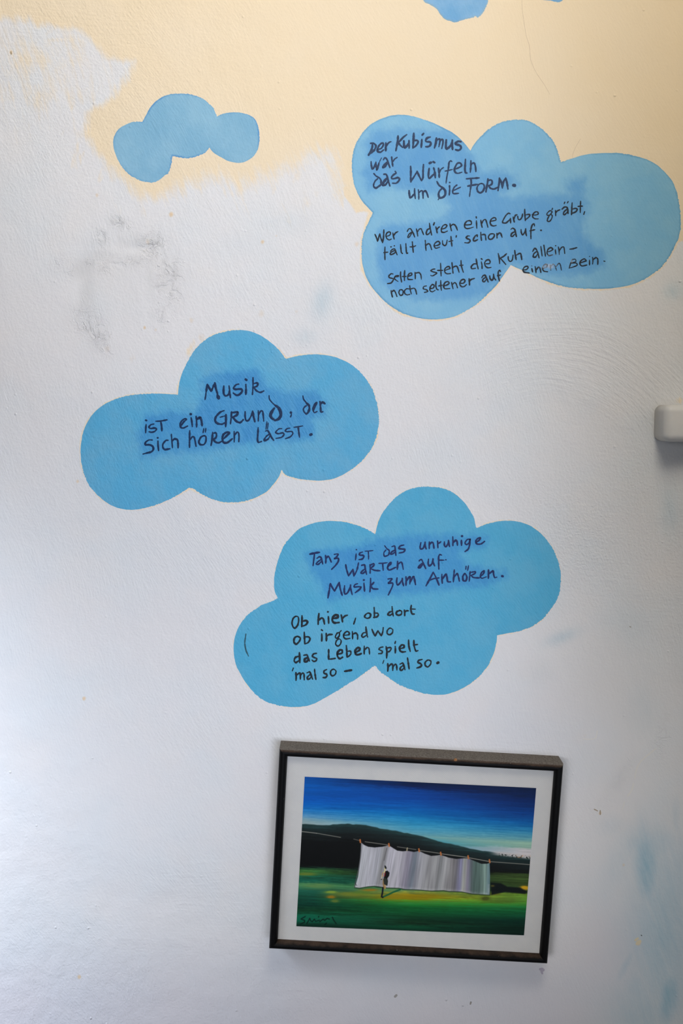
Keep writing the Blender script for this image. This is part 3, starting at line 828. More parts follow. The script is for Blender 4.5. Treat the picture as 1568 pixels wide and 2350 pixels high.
write_line(cC, INK_M, [(320, 930, 8.711, 40, """255 695 190 695 125 740 125 790 200 790 265 820 280 880 240 930 150 955 75 975 / 372 715 375 800 385 905 / w38: 365 652 / 575 700 530 705 475 770 470 840 510 885 610 870 / w32: 640 580 650 700 662 850 / 660 720 700 675 760 690 775 770 775 850
/ 1008 510 1005 650 1003 845 / 1010 700 1060 630 1100 650 1135 820 / 1290 610 1230 640 1190 730 1220 785 1290 785 1330 720 1330 630 1290 610 / w30: 1290 465 1275 550 / w30: 1330 465 1320 540"""),
    (480, 890, 7.84, 38, """65 800 60 880 50 960 35 1040 / 70 820 120 810 135 850 120 900 65 930 / 80 920 110 970 170 990 230 960 / w42: 260 920 320 860 365 810 320 800 260 840 240 910 260 980 330 985 420 915 / w30: 452 785 455 880 452 975 / w30: 460 860 500 800 530 810 540 880 535 970"""),
    (580, 890, 7.84, 34, """100 715 95 820 88 930 105 980 160 965 / 230 780 270 770 310 830 340 890 380 945 / 310 830 250 870 210 930 220 950 280 920 310 870 / w24: 258 610 240 745 / w22: 282 630 268 740
/ w30: 525 735 470 740 415 800 460 825 540 810 565 840 520 890 420 910 / w30: 670 725 620 735 585 775 620 790 700 785 725 820 680 880 590 915 / w28: 745 710 820 700 900 685 / 820 700 830 790 845 890 / w56: 1040 845 1058 838""")], 23)
# --- lower cloud, navy verse
write_line(cD, INK_T, [(700, 1230, 6.5333, 27, """w34: 75 272 150 255 220 245 / 145 260 135 350 122 445 / 180 335 220 310 245 330 258 380 268 420 / 245 350 190 390 170 420 200 425 245 385 / 310 290 315 350 312 405 / 315 340 350 305 370 330 395 390
/ 440 275 500 270 470 320 440 340 500 335 500 380 460 440 400 500 / w22: 768 265 765 310 758 360 / w22: 770 205 / 865 240 825 255 820 285 870 290 885 310 860 345 810 355 / w20: 900 228 960 225 1020 218 / w22: 950 230 955 290 955 350
/ w24: 1195 145 1230 190 1265 220 1255 280 1220 300 1190 300 1185 250 1215 210 / 1305 160 1345 150 1355 200 1365 290 / 1350 210 1300 240 1285 270 1320 265 1350 240 / 1485 135 1430 150 1410 185 1460 195 1500 200 1480 240 1410 255"""),
    (920, 1210, 6.0308, 25, """280 210 268 270 275 300 310 290 330 240 340 205 / 335 205 340 260 352 300 / 395 200 395 250 395 295 / 398 240 430 205 450 225 460 290 / 510 190 512 240 515 285 / 515 230 555 200 / 605 200 605 250 625 270 650 235 665 185 / 660 180 665 220 675 265
/ 720 130 722 190 722 255 / 725 215 760 180 780 200 785 250 / 840 180 842 250 / w30: 848 122 / 960 165 920 170 890 215 910 240 945 215 960 165 955 230 935 300 890 335 / 1040 210 1085 180 1100 145 1065 155 1040 190 1055 230 1110 230 1160 195""")], 31)
write_line(cD, INK_T, [(700, 1230, 6.5333, 27, """612 430 625 500 655 600 / 655 600 690 545 720 500 / 720 500 735 600 / 735 600 780 510 805 400 / 850 440 895 435 905 490 925 575 / 905 490 860 525 840 555 870 560 905 530 / 975 430 980 490 978 555 / 975 440 1030 415 1035 440 990 480 / 990 490 1050 515 1125 520
/ w22: 1110 410 1170 408 1235 400 / 1165 410 1170 460 1175 515 / 1245 460 1285 425 1290 395 1260 420 1240 480 1270 510 1360 470 / 1390 380 1390 440 1385 500 / 1390 430 1440 390 1460 420 1475 500"""),
    (920, 1210, 6.0308, 25, """255 465 285 445 310 490 345 570 / 305 495 260 530 240 560 265 560 300 520 / 385 440 380 500 395 535 430 505 450 440 / 445 435 450 490 470 535 / 565 385 540 378 525 410 525 490 528 580 / w20: 520 455 600 455 / w18: 625 450""")], 32)
write_line(cD, INK_T, [(700, 1230, 6.5333, 28, """380 710 370 790 345 930 / 385 715 410 770 445 825 / 445 825 480 760 515 695 / 515 695 530 790 560 890 / 595 745 590 820 600 870 640 850 680 770 685 735 / 685 735 690 800 710 880 / 790 715 750 730 740 765 800 760 840 765 820 800 755 850
/ 885 705 890 760 895 830 / w34: 885 660 / 985 635 985 730 975 835 / 1035 695 985 750 / 990 745 1020 790 1095 795 / 1245 645 1305 640 1270 690 1250 710 1315 705 1310 760 1250 885 / 1382 630 1375 690 1390 735 1430 700 1465 640 / 1460 635 1465 690 1480 745"""),
    (920, 1210, 6.0308, 26, """72 685 75 740 72 805 / 75 750 115 690 130 690 125 785 / 130 760 175 680 190 720 205 795 / 450 620 410 700 350 810 / 450 620 490 700 530 800 / w22: 390 735 460 710 530 700 / 570 650 570 710 575 775 / 575 720 625 650 640 690 650 750 690 755
/ 742 590 735 670 728 755 / 740 690 780 640 800 690 812 745 / 890 640 860 680 865 735 900 740 915 690 890 640 / w16: 905 540 900 580 / w16: 938 530 925 600 / w22: 960 610 955 670 948 745 / w22: 960 625 1030 615 1025 640 965 670 / w22: 975 670 1010 695 1090 700
/ w22: 1105 680 1145 640 1155 600 1120 625 1100 680 1125 705 1185 685 / 1215 590 1215 650 1212 705 / 1215 650 1275 605 1285 650 1300 695 1330 690 / w36: 1403 675 1412 678""")], 33)
# --- lower cloud, black verse
write_line(cD, INK_O, [(650, 1380, 7.84, 37, """225 270 180 310 160 390 180 460 215 480 260 430 280 350 270 280 225 270 / 340 255 340 350 335 455 / 345 360 410 345 440 370 410 420 340 450 / 645 220 635 310 630 415 / 640 340 690 300 725 320 745 410 / 815 275 818 335 820 395 / w42: 808 188
/ w44: 900 310 980 290 980 250 940 245 900 280 885 340 920 385 1005 380 / 1045 245 1060 310 1070 370 / w34: 1065 310 1110 265 1160 248 / w34: 1305 300 1290 350 1270 410"""),
    (820, 1380, 7.84, 34, """195 210 150 240 135 280 180 305 230 285 240 230 195 210 / 305 110 310 200 310 295 / 315 210 370 215 380 250 350 280 295 290 / 628 95 635 180 650 265 / 630 180 580 195 550 240 590 250 640 220 / 780 165 720 180 700 225 745 250 795 230 800 180 760 160
/ 850 155 855 210 855 255 / w30: 858 200 885 170 925 170 / 975 70 965 140 985 220 1030 228 / w30: 955 135 1045 140""")], 41)
write_line(cD, INK_O, [(650, 1380, 7.84, 36, """255 630 205 660 195 730 235 770 290 720 310 660 255 630 / 380 555 385 660 390 765 / 395 640 460 640 485 680 450 740 395 765 / 695 580 698 650 695 715 / w36: 690 512 708 524 / 775 575 780 640 778 710 / 780 640 820 600 885 595
/ w30: 1015 560 970 575 940 640 970 665 1010 620 1015 570 / w30: 985 665 1020 680 1045 710 1030 770 985 805 945 770 960 710 1000 675 / w22: 1045 525 1015 560 / w32: 1100 610 1180 600 1190 565 1150 540 1100 580 1090 640 1130 675 1200 665 / w30: 1245 540 1250 610 1250 675 / w34: 1255 590 1310 570 1340 610 1340 680
/ w34: 1490 460 1500 550 1520 640 / w32: 1495 560 1440 570 1415 620 1440 645 1500 610"""),
    (820, 1380, 7.84, 32, """265 500 290 560 325 625 / 325 625 350 570 375 530 / 375 530 400 570 435 620 / 435 620 460 550 470 470 / 590 480 545 520 540 575 580 600 630 570 640 510 590 480""")], 42)
write_line(cD, INK_O, [(650, 1380, 7.84, 36, """293 920 298 1010 300 1105 / 290 985 220 1010 200 1070 230 1100 290 1060 / 370 970 430 965 450 1020 475 1075 / w48: 440 1010 390 1040 385 1080 430 1080 455 1040 / w32: 600 935 550 945 525 985 560 1010 605 1030 590 1070 550 1080 520 1055
/ 820 865 820 950 818 1040 / 818 1040 880 1035 940 1025 / w42: 980 950 1060 930 1060 880 1020 875 980 920 980 990 1020 1030 1070 1005 / w34: 1138 795 1145 890 1150 1005 / w34: 1155 900 1210 895 1220 940 1190 980 1155 1000
/ w44: 1300 920 1370 880 1380 845 1340 835 1295 890 1310 950 1350 960 1405 940 / w30: 1460 805 1460 880 1458 950 / w30: 1465 880 1510 830 1545 850 1555 950"""),
    (820, 1380, 7.84, 34, """465 820 420 830 390 860 420 880 455 900 440 935 385 940 / 520 810 535 900 530 1020 / 530 840 600 830 610 860 580 900 540 910 / 685 810 688 870 685 930 / w26: 680 755 690 720 / w38: 770 850 840 830 840 790 800 785 765 830 775 890 815 910 870 905
/ 925 695 930 800 955 900 / 1020 700 1025 800 1055 890 1095 885 / 1010 785 1085 775""")], 43)
write_line(cD, INK_O, [(650, 1380, 7.84, 34, """w20: 185 1200 165 1250 / 230 1280 235 1350 232 1420 / 240 1330 290 1290 310 1310 310 1400 / 315 1330 350 1290 375 1310 380 1410 / 430 1285 480 1270 500 1320 530 1400 / 490 1310 440 1360 440 1400 480 1390 505 1350 / w32: 565 1220 575 1310 590 1405
/ 785 1225 740 1250 735 1290 780 1310 790 1340 760 1370 720 1370 / 905 1220 860 1250 855 1310 890 1340 940 1310 950 1250 905 1220 / w42: 1105 1258 1230 1237""")], 44)
write_line(cD, INK_O, [(820, 1380, 7.84, 34, """w18: 480 1060 460 1120 / 550 1120 555 1190 550 1255 / 560 1180 610 1130 640 1150 640 1240 / 650 1170 690 1130 710 1160 715 1235 / 770 1130 820 1110 840 1160 860 1230 / 830 1150 780 1190 775 1235 810 1235 845 1190
/ 905 1015 920 1110 935 1215 / 1170 1045 1110 1060 1090 1095 1140 1120 1160 1150 1130 1180 1070 1200 / 1275 1055 1225 1095 1225 1150 1270 1180 1320 1130 1325 1075 1275 1055 / w50: 1442 1110 1460 1100""")], 44)

# slit in the paint of the lower cloud and hairline cracks of the plaster
CR = NT('crack_shadow_line')
CR.bsdf.inputs['Base Color'].default_value = (0.03, 0.10, 0.14, 1)
CR.bsdf.inputs['Roughness'].default_value = 0.9
co, fc = stroke_mesh([(3.4, crop(540, 1430, 15.68, [(385, 390), (360, 560), (345, 700), (362, 860), (395, 1000), (440, 1100), (480, 1190)]))], THICK + 0.00003, 0.00003, 51, on_wall)
mesh_obj('paint_slit', co, fc, CR.m, cD)
CR2 = NT('fine_plaster_crack')
CR2.bsdf.inputs['Base Color'].default_value = (0.64, 0.51, 0.35, 1)
CR2.bsdf.inputs['Roughness'].default_value = 0.9
co, fc = stroke_mesh([(0.9, crop(1068, 0, 3.136, [(408, -40), (410, 60), (425, 170), (440, 260), (462, 330), (472, 430), (510, 520), (570, 610), (610, 680)])),
                      (0.7, crop(1068, 0, 3.136, [(830, 1000), (795, 1060), (775, 1110), (772, 1135)]))], 0.00002, 0.00003, 52, on_wall)
def mark(name, col, strokes, seed, off=0.00004):
    N = NT(name + '_colour')
    N.bsdf.inputs['Base Color'].default_value = (*col, 1)
    N.bsdf.inputs['Roughness'].default_value = 0.9
    co_, fc_ = stroke_mesh(strokes, off, 0.00005, seed, on_wall)
    return mesh_obj(name, co_, fc_, N.m, wall)


mark('plaster_ridge', (0.80, 0.79, 0.76), [(3.4, crop(1068, 1500, 1.792, [(785, 390), (760, 410), (725, 440), (705, 475), (697, 515)])), (4.2, crop(1068, 1500, 1.792, [(692, 535), (683, 565), (668, 585)])), (2.4, crop(1068, 1500, 1.792, [(655, 610), (645, 645)])),
                                                  (2.6, crop(1068, 1500, 1.792, [(543, 318), (537, 345), (515, 352), (485, 350)])), (3.0, crop(1068, 1500, 1.792, [(842, 300), (838, 286), (850, 270)]))], 60)
mark('dark_speck', (0.36, 0.34, 0.33), [(5.5, [(907, 2287), (910, 2284)])], 61)
mark('dark_speck', (0.32, 0.30, 0.28), [(4.5, [(1080, 2304), (1081, 2300)])], 62)
mark('dark_speck', (0.40, 0.33, 0.24), [(2.6, [(1364, 1857), (1372, 1861)]), (3.4, [(1378, 1860), (1378, 1869)])], 63)
mark('plaster_chip', (0.48, 0.44, 0.52), [(9, [(1240, 2224), (1247, 2226)]), (5, [(1243, 2228), (1245, 2234)])], 64)
mark('plaster_chip', (0.75, 0.68, 0.50), [(11, [(1462, 2166), (1469, 2160)]), (5, [(1458, 2158), (1465, 2153)])], 65)
mark('dark_speck', (0.10, 0.12, 0.13), [(2.6, [(1472, 2146), (1473, 2147)])], 66)
mark('dark_speck', (0.40, 0.32, 0.20), [(2.6, [(25, 119), (26, 124)])], 67)
mark('dark_speck', (0.40, 0.38, 0.35), [(3.0, [(1446, 1438), (1448, 1439)])], 68)
ck = mesh_obj('hairline_crack', co, fc, CR2.m, wall)

# ------------------------------------------------------------------ framed picture
DEP = 0.027                     # depth of the frame
corn = [(643, 1722), (1297, 1754), (1257.3, 2213.3), (615, 2182.5)]
cw = [unproj(x, y, DEP) for x, y in corn]
cw = np.array([(float(a), float(b)) for a, b in cw])
cen = cw.mean(0)
ux = (cw[1] - cw[0] + cw[2] - cw[3]) / 2
uz = (cw[0] - cw[3] + cw[1] - cw[2]) / 2
FW, FH = np.linalg.norm(ux), np.linalg.norm(uz)
ang = (math.atan2(ux[1], ux[0]) + math.atan2(-uz[0], uz[1])) / 2
pic = bpy.data.objects.new('framed_picture', None)
COL.objects.link(pic)
pic.location = (cen[0], 0.0, cen[1])
pic.rotation_euler = (0, -ang, 0)
tag(pic, 'small landscape painting with white sheets on a line, in a dusty black frame hung crooked', 'picture')
ca, sa = math.cos(ang), math.sin(ang)


def to_local(px, py, off):
    X, Z = unproj(px, py, off)
    dx, dz = np.asarray(X) - cen[0], np.asarray(Z) - cen[1]
    return dx * ca + dz * sa, -dx * sa + dz * ca


def frame_material():
    N = NT('dusty_black_wood')
    p = N.pos()
    nz = N.noise(p, 700, 4.0, 0.7)
    nz2 = N.noise(p, 120, 3.0, 0.6)
    geo = N.n('ShaderNodeNewGeometry')
    # settled dust: lies on what was hung facing up (the wood's own direction, kept as an attribute)
    up = N.attr('dust')
    dm = N.smooth(N.math('ADD', up, N.math('MULTIPLY', N.math('SUBTRACT', nz2, 0.5), 0.55)), 0.30, 0.72)
    dust = N.mix(N.smooth(nz, 0.35, 0.70), (0.115, 0.100, 0.086), (0.24, 0.215, 0.185))
    dust = N.mix(N.smooth(up, 0.62, 0.92), N.mix(nz, (0.050, 0.030, 0.020), (0.085, 0.060, 0.045)), dust)
    blk = N.mix(N.smooth(nz, 0.62, 0.80), (0.0030, 0.0030, 0.0034), (0.014, 0.012, 0.011))
    col = N.mix(dm, blk, dust)
    spk = N.smooth(N.noise(N.mapping(p, loc=(7, 3, 1)), 330, 2.0, 0.5), 0.735, 0.77)
    col = N.mix(N.math('MULTIPLY', spk, N.math('MULTIPLY_ADD', dm, 0.7, 0.06)), col, (0.62, 0.58, 0.50))
    N.link(col, N.bsdf.inputs['Base Color'])
    rg = N.math('MULTIPLY_ADD', dm, 0.40, 0.50)
    N.link(rg, N.bsdf.inputs['Roughness'])
    N.bsdf.inputs['Specular IOR Level'].default_value = 0.12
    N.bump(N.math('MULTIPLY', nz, N.math('MULTIPLY_ADD', dm, 0.00012, 0.00002)))
    return N.m


FM = frame_material()
RW = 0.0082                     # visible width of a rail
REC = 0.0075                    # how far the canvas lies behind the front
# moulding section: (inwards from the outer edge, forward from the wall)
SEC = [(0.0, 0.0), (0.0, DEP - 0.0050), (0.0003, DEP - 0.0034), (0.0010, DEP - 0.0018), (0.0022, DEP - 0.0006), (0.0036, DEP - 0.0001), (0.0050, DEP - 0.0002), (0.0063, DEP - 0.0010), (0.0074, DEP - 0.0026), (0.0080, DEP - 0.0045), (RW, DEP - REC - 0.0016), (RW, 0.004), (0.003, 0.0)]


def rail(side):
    """one mitred rail with a rounded front; side 0 top, 1 right, 2 bottom, 3 left"""
    co, dust = [], []
    n = len(SEC)
    hw, hh = FW / 2, FH / 2
    length = FW if side in (0, 2) else FH
    nst = 60
    rng = random.Random(70 + side)
    for i in range(nst + 1):
        t = i / nst
        for j, (inn, fw) in enumerate(SEC):
            half = length / 2 - inn
            s = -half + 2 * half * t
            if side == 0:
                x, z = s, hh - inn
            elif side == 2:
                x, z = -s, -hh + inn
            elif side == 1:
                x, z = hw - inn, -s
            else:
                x, z = -hw + inn, s
            co.append((x, -fw, z))
            k = 0.0
            if side == 0:
                k = (1.0, 1.0, .92, .74, .52, .20, 0, 0, 0, 0, 0, 0, 1)[j]
            elif side == 2:
                k = (0, 0, 0, 0, 0, .05, .18, .42, .55, .58, .58, .5, 0)[j]
            elif side in (1, 3):
                k = (0.15, .08, 0, 0, 0, 0, 0, 0, 0, 0, 0, 0, 0)[j]
            dust.append(k)
    faces = []
    for i in range(nst):
        for j in range(n):
            a, b = i * n + j, i * n + (j + 1) % n
            faces.append((a, b, b + n, a + n))
    faces.append(tuple(range(n))[::-1])
    faces.append(tuple(nst * n + j for j in range(n)))
    o = mesh_obj('frame_rail', co, faces, FM, pic, smooth=False)
    me = o.data
    import bmesh
    bm = bmesh.new()
    bm.from_mesh(me)
    bmesh.ops.recalc_face_normals(bm, faces=bm.faces)
    bm.to_mesh(me)
    bm.free()
    me.polygons.foreach_set('use_smooth', [True] * len(me.polygons))
    try:
        me.set_sharp_from_angle(angle=math.radians(40))
    except Exception:
        pass
    set_attr(o, 'dust', dust)
    return o


rt = rail(0)
rt['label'] = 'top rail of the frame grey with dust'
rail(1)
rb = rail(2)
rail(3)

# rust-coloured crumb on the top rail
CB = NT('rust_brown')
CB.bsdf.inputs['Base Color'].default_value = (0.34, 0.16, 0.06, 1)
CB.bsdf.inputs['Roughness'].default_value = 0.9
cx_, cz_ = to_local(1046, 1744.5, DEP)
bco, bfc = [], []
for i in range(7):
    ph = -math.pi / 2 + math.pi * i / 6
    for j in range(10):
        th = 2 * math.pi * j / 10
        r = 0.0017 * (1 + 0.18 * math.sin(3 * th + i))
        bco.append((float(cx_) + r * math.cos(ph) * math.cos(th), -DEP + 0.0012 + 0.0011 * math.sin(ph), float(cz_) + 0.0016 * math.cos(ph) * math.sin(th)))
for i in range(6):
    for j in range(10):
        bfc.append((i * 10 + j, i * 10 + (j + 1) % 10, (i + 1) * 10 + (j + 1) % 10, (i + 1) * 10 + j))
mesh_obj('rust_spot', bco, bfc, CB.m, rt)


# canvas sheet with its white border
def canvas_material():
    N = NT('white_canvas_border')
    tc = N.n('ShaderNodeTexCoord').outputs['Object']
    wv = N.n('ShaderNodeTexWave', wave_type='BANDS', bands_direction='DIAGONAL')
    N.link(tc, wv.inputs[0])
    wv.inputs['Scale'].default_value = 330
    wv.inputs['Distortion'].default_value = 1.5
    wv.inputs['Detail Scale'].default_value = 30
    wv2 = N.noise(N.mapping(tc, rot=(0, math.radians(45), 0), scale=(1, 1, 0.45)), 800, 2.0)
    nz = N.noise(tc, 60, 3.0)
    c = N.mix(N.smooth(nz, 0.3, 0.75), (0.63, 0.625, 0.60), (0.60, 0.60, 0.585))
    spot = N.smooth(N.noise(N.mapping(tc, loc=(5, 0, 2)), 90, 2.0), 0.80, 0.83)
    c = N.mix(N.math('MULTIPLY', spot, 0.6), c, (0.25, 0.22, 0.18))
    N.link(c, N.bsdf.inputs['Base Color'])
    N.bsdf.inputs['Roughness'].default_value = 0.6
    N.bsdf.inputs['Specular IOR Level'].default_value = 0.2
    h = N.math('MULTIPLY_ADD', wv.outputs['Fac'], 0.00007, N.math('MULTIPLY', wv2, 0.00012))
    N.bump(h)
    return N.m


CM = canvas_material()
iw, ih = FW / 2 - RW + 0.002, FH / 2 - RW + 0.002
yc = -(DEP - REC)
cv = [(-iw, yc, -ih), (iw, yc, -ih), (iw, yc, ih), (-iw, yc, ih), (-iw, -0.004, -ih), (iw, -0.004, -ih), (iw, -0.004, ih), (-iw, -0.004, ih)]
mesh_obj('canvas', cv, [(0, 1, 2, 3), (4, 7, 6, 5), (0, 4, 5, 1), (1, 5, 6, 2), (2, 6, 7, 3), (3, 7, 4, 0)], CM, pic, smooth=False)

# ------------------------------------------------------------------ the painting itself: pigment laid down on a fine sheet
PC = np.array([(699.7, 1782.5), (1231, 1808.6), (1202.9, 2146.5), (680.3, 2125.6)])
offp = DEP - REC + 0.0004
loc = np.array([[float(v) for v in to_local(x, y, offp)] for x, y in PC])
NU, NV = 540, 350
uu, vv = np.meshgrid(np.linspace(0, 1, NU), np.linspace(0, 1, NV))


def bil(C):
    return (((1 - uu) * (1 - vv))[..., None] * C[0] + (uu * (1 - vv))[..., None] * C[1] + (uu * vv)[..., None] * C[2] + ((1 - uu) * vv)[..., None] * C[3])


LXZ = bil(loc)
PXY = bil(PC)
qx, qy = PXY[..., 0], PXY[..., 1]


def table(t, rows):
    ts = [r[0] for r in rows]
    return np.stack([np.interp(t, ts, [r[1][k] for r in rows]) for k in range(3)], -1)


def lerp3(x, xs, imgs):
    out = np.zeros_like(imgs[0])
    for k in range(3):
        a = imgs[0][..., k]
        f1 = np.clip((x - xs[0]) / (xs[1] - xs[0]), 0, 1)
        f2 = np.clip((x - xs[1]) / (xs[2] - xs[1]), 0, 1)
        out[..., k] = (a * (1 - f1) + imgs[1][..., k] * f1) * (1 - f2) + imgs[2][..., k] * f2
    return out


slope = qy - 0.049 * (qx - 700)
streak = (vnoise(qx / 60, slope / 2.2, 21) - .5) + 0.6 * (vnoise(qx / 130, slope / 5.5, 22) - .5) + 0.65 * (vnoise(qx / 15, slope / 1.1, 23) - .5) + 0.35 * (vnoise(qx / 6, slope / 1.6, 24) - .5)
t = slope - 1782 + 5 * streak
skyL = table(t, [(0, (0, 75, 155)), (20, (0, 86, 170)), (50, (0, 84, 176)), (64, (0, 95, 182)), (76, (30, 120, 190)), (90, (92, 152, 192)), (100, (135, 165, 170)), (108, (158, 175, 172)), (120, (120, 145, 145))])
skyM = table(t, [(0, (0, 24, 60)), (12, (0, 24, 72)), (20, (0, 62, 140)), (36, (0, 70, 158)), (52, (0, 84, 168)), (70, (0, 104, 178)), (92, (40, 145, 192)), (112, (85, 165, 190)), (122, (120, 175, 178)), (135, (60, 150, 170))])
skyR = table(t, [(0, (0, 24, 62)), (30, (0, 34, 90)), (60, (0, 60, 132)), (82, (5, 92, 160)), (100, (45, 132, 176)), (116, (100, 165, 176)), (126, (150, 190, 165)), (136, (140, 180, 160)), (143, (195, 192, 192)), (170, (200, 195, 195))])
img = lerp3(qx, (700, 950, 1200), (skyL, skyM, skyR))
img *= (1 + 0.09 * streak)[..., None]


def lay(col, m):
    global img
    c = np.asarray(col, float)
    img = img * (1 - m[..., None]) + c * m[..., None]


def aa(d, w=0.8):
    return sstep(-w, w, d)


ridge = np.interp(qx, [680, 694, 740, 797, 840, 880, 920, 967, 1000, 1040, 1080, 1120, 1160, 1217, 1240], [1890, 1890, 1893, 1889, 1893, 1901, 1908, 1918, 1928, 1937, 1946, 1953, 1960, 1968, 1970])
hd = qy - ridge + 2.5 * (vnoise(qx / 9, qy / 9, 31) - .5)
hill = table(qy - ridge + 8 * streak, [(0, (34, 62, 62)), (10, (26, 42, 42)), (24, (20, 28, 28)), (40, (9, 11, 11)), (90, (7, 9, 9)), (130, (10, 14, 10))])
m = aa(hd, 1.3)
img = img * (1 - m[..., None]) + hill * m[..., None]
# meadow
g = qy + 5 * streak - 0.02 * (qx - 700)
gl = table(g, [(1984, (10, 16, 14)), (1990, (16, 42, 32)), (2000, (48, 92, 42)), (2010, (24, 90, 66)), (2020, (22, 92, 72)), (2030, (70, 122, 74)), (2042, (30, 92, 72)), (2056, (18, 66, 50)), (2074, (10, 58, 44)), (2088, (14, 56, 34)), (2102, (16, 90, 64)), (2114, (12, 84, 60)), (2124, (8, 36, 26))])
gm = table(g, [(2000, (10, 14, 12)), (2030, (40, 100, 60)), (2040, (90, 120, 70)), (2050, (150, 130, 25)), (2057, (132, 132, 18)), (2064, (58, 134, 40)), (2076, (15, 92, 40)), (2090, (15, 76, 40)), (2104, (12, 50, 30)), (2112, (18, 46, 28)), (2122, (12, 68, 44)), (2134, (8, 40, 26))])
gr_ = table(g, [(1988, (9, 12, 10)), (1994, (38, 52, 24)), (2004, (52, 72, 32)), (2020, (48, 66, 30)), (2030, (40, 60, 30)), (2040, (84, 112, 36)), (2052, (92, 136, 46)), (2062, (70, 132, 44)), (2074, (24, 100, 50)), (2090, (14, 76, 46)), (2104, (6, 42, 32)), (2120, (8, 34, 25)), (2140, (8, 30, 25))])
ground = lerp3(qx, (720, 940, 1190), (gl, gm, gr_)) * 1.10 * (1 + 0.30 * streak)[..., None]
gtop = np.interp(qx, [680, 820, 830, 1120, 1126, 1240], [1988, 1990, 2030, 2045, 1997, 2000])
m = sstep(-5, 6, qy - gtop + 6 * streak)
img = img * (1 - m[..., None]) + ground * m[..., None]
lay((196, 190, 186), 0.8 * aa(4.5 - np.abs(qy - (1958 + 0.115 * (qx - 1150)) - 0), 3) * sstep(1118, 1150, qx))
spk = vnoise(qx / 2.2, qy / 2.2, 41)
lay((30, 40, 34), aa(spk - .62, .06) * sstep(1140, 1150, qx) * aa(3.0 - np.abs(qy - (1962 + 0.09 * (qx - 1160))), 1.5))
lay((214, 150, 100), 0.6 * aa(vnoise(qx / 3, qy / 2, 42) - .68, .06) * sstep(1180, 1190, qx) * aa(3 - np.abs(qy - 1964), 1.5))
for cx, cy, rx, ry, col, k in ((760, 2046.5, 13, 3, (136, 166, 60), .95), (760, 2057.5, 9, 3, (160, 118, 28), .9), (703, 2005, 22, 3, (120, 128, 40), .7), (731, 2032, 30, 5, (98, 138, 78), .8), (848, 2042, 18, 3, (168, 118, 26), .85), (806, 2051, 34, 5, (128, 132, 44), .7),
                               (830, 2048, 22, 4, (84, 130, 44), .5), (769, 2067, 9, 3, (120, 130, 50), .7), (970, 2057, 50, 6, (140, 118, 12), .7), (900, 2058, 26, 6, (150, 128, 18), .6), (1204, 2036, 8, 3.5, (206, 160, 30), .95), (1115, 2061, 10, 4, (66, 72, 28), .8),
                               (1135, 2051, 12, 2, (120, 120, 30), .8), (1160, 2064, 30, 6, (84, 112, 40), .6), (702, 2108, 22, 8, (10, 98, 72), .6), (786, 2105, 10, 4, (20, 84, 58), .7), (1000, 2070, 40, 3, (70, 130, 60), .45), (930, 2073, 20, 2, (60, 140, 80), .5)):
    lay(col, k * np.clip(1.5 * blob(qx, qy + 2 * streak, cx, cy, rx, ry), 0, 1))
lay((8, 14, 18), .92 * aa(sdf(qx, qy, [(1126, 2024), (1150, 2026), (1165, 2034), (1195, 2036), (1212, 2046), (1205, 2050), (1160, 2046), (1128, 2053)]), 2))
lay((206, 160, 30), .9 * np.clip(1.6 * blob(qx, qy, 1207, 2037, 8, 3.2, 10), 0, 1))
lay((130, 120, 40), .5 * np.clip(1.6 * blob(qx, qy, 1131, 2032, 4, 2), 0, 1))
# shadow under the sheets and the sheets
SHEET = [(829, 1932.5), (836, 1938), (845, 1942), (860, 1943.7), (878, 1942), (892, 1938.5), (899, 1943), (912, 1951), (924, 1952.5), (936, 1951.5), (950, 1954), (962, 1951.5), (975, 1958), (990, 1963), (1003, 1962), (1012, 1960.5), (1030, 1967), (1048, 1970), (1065, 1968.5),
         (1075, 1968.5), (1090, 1975), (1105, 1981), (1118, 1981), (1124, 1979), (1125, 2010), (1124, 2052.5), (1085, 2050), (1060, 2045), (1030, 2044), (1018, 2042), (990, 2043), (960, 2040.5), (930, 2039.5), (915, 2036.5), (890, 2036), (860, 2032), (845, 2033), (825, 2036.5),
         (815, 2035), (822, 2010), (826, 1980), (829, 1950)]
ds = sdf(qx, qy, SHEET)
lay((26, 40, 26), .8 * sstep(-3.4, -.5, ds) * (qy > 2025))
lay((14, 15, 15), .9 * sstep(-9, -1, sdf(qx, qy - 2, SHEET)) * (qy < 1985) * (qx > 832) * (qx < 1122))
fx = qx + 0.17 * (qy - 1990) * np.interp(qx, [815, 900, 1000, 1060, 1124], [1.0, 1.0, .8, .4, .1])
sh = table(fx, [(800, (176, 182, 184)), (818, (150, 150, 158)), (826, (194, 196, 200)), (850, (190, 190, 196)), (866, (186, 187, 194)), (874, (152, 152, 152)), (880, (148, 148, 150)), (890, (192, 190, 198)), (912, (198, 196, 202)), (926, (170, 166, 176)), (936, (150, 146, 160)), (950, (122, 132, 142)), (957, (150, 152, 160)), (966, (184, 184, 188)),
                (985, (152, 152, 152)), (1000, (166, 166, 166)), (1010, (140, 142, 142)), (1020, (172, 172, 172)), (1040, (134, 132, 132)), (1048, (120, 118, 122)), (1058, (140, 140, 170)), (1066, (176, 178, 166)), (1075, (134, 130, 146)), (1088, (86, 106, 100)), (1102, (98, 122, 114)), (1114, (140, 166, 154)), (1124, (108, 136, 142))])
vst = (vnoise(fx / 2.0, qy / 60, 51) - .5) + .6 * (vnoise(fx / 4.5, qy / 35, 52) - .5)
sh = 0.95 * sh * (1 + 0.20 * vst)[..., None]
lowb = sstep(8, 1, np.abs(ds)) * (qy > 2028) * (.3 + .7 * vnoise(qx / 6, qy / 6, 55))
sh = sh * (1 - .4 * lowb[..., None]) + np.array((205, 205, 205)) * (.4 * lowb[..., None])
m = aa(ds, .8)
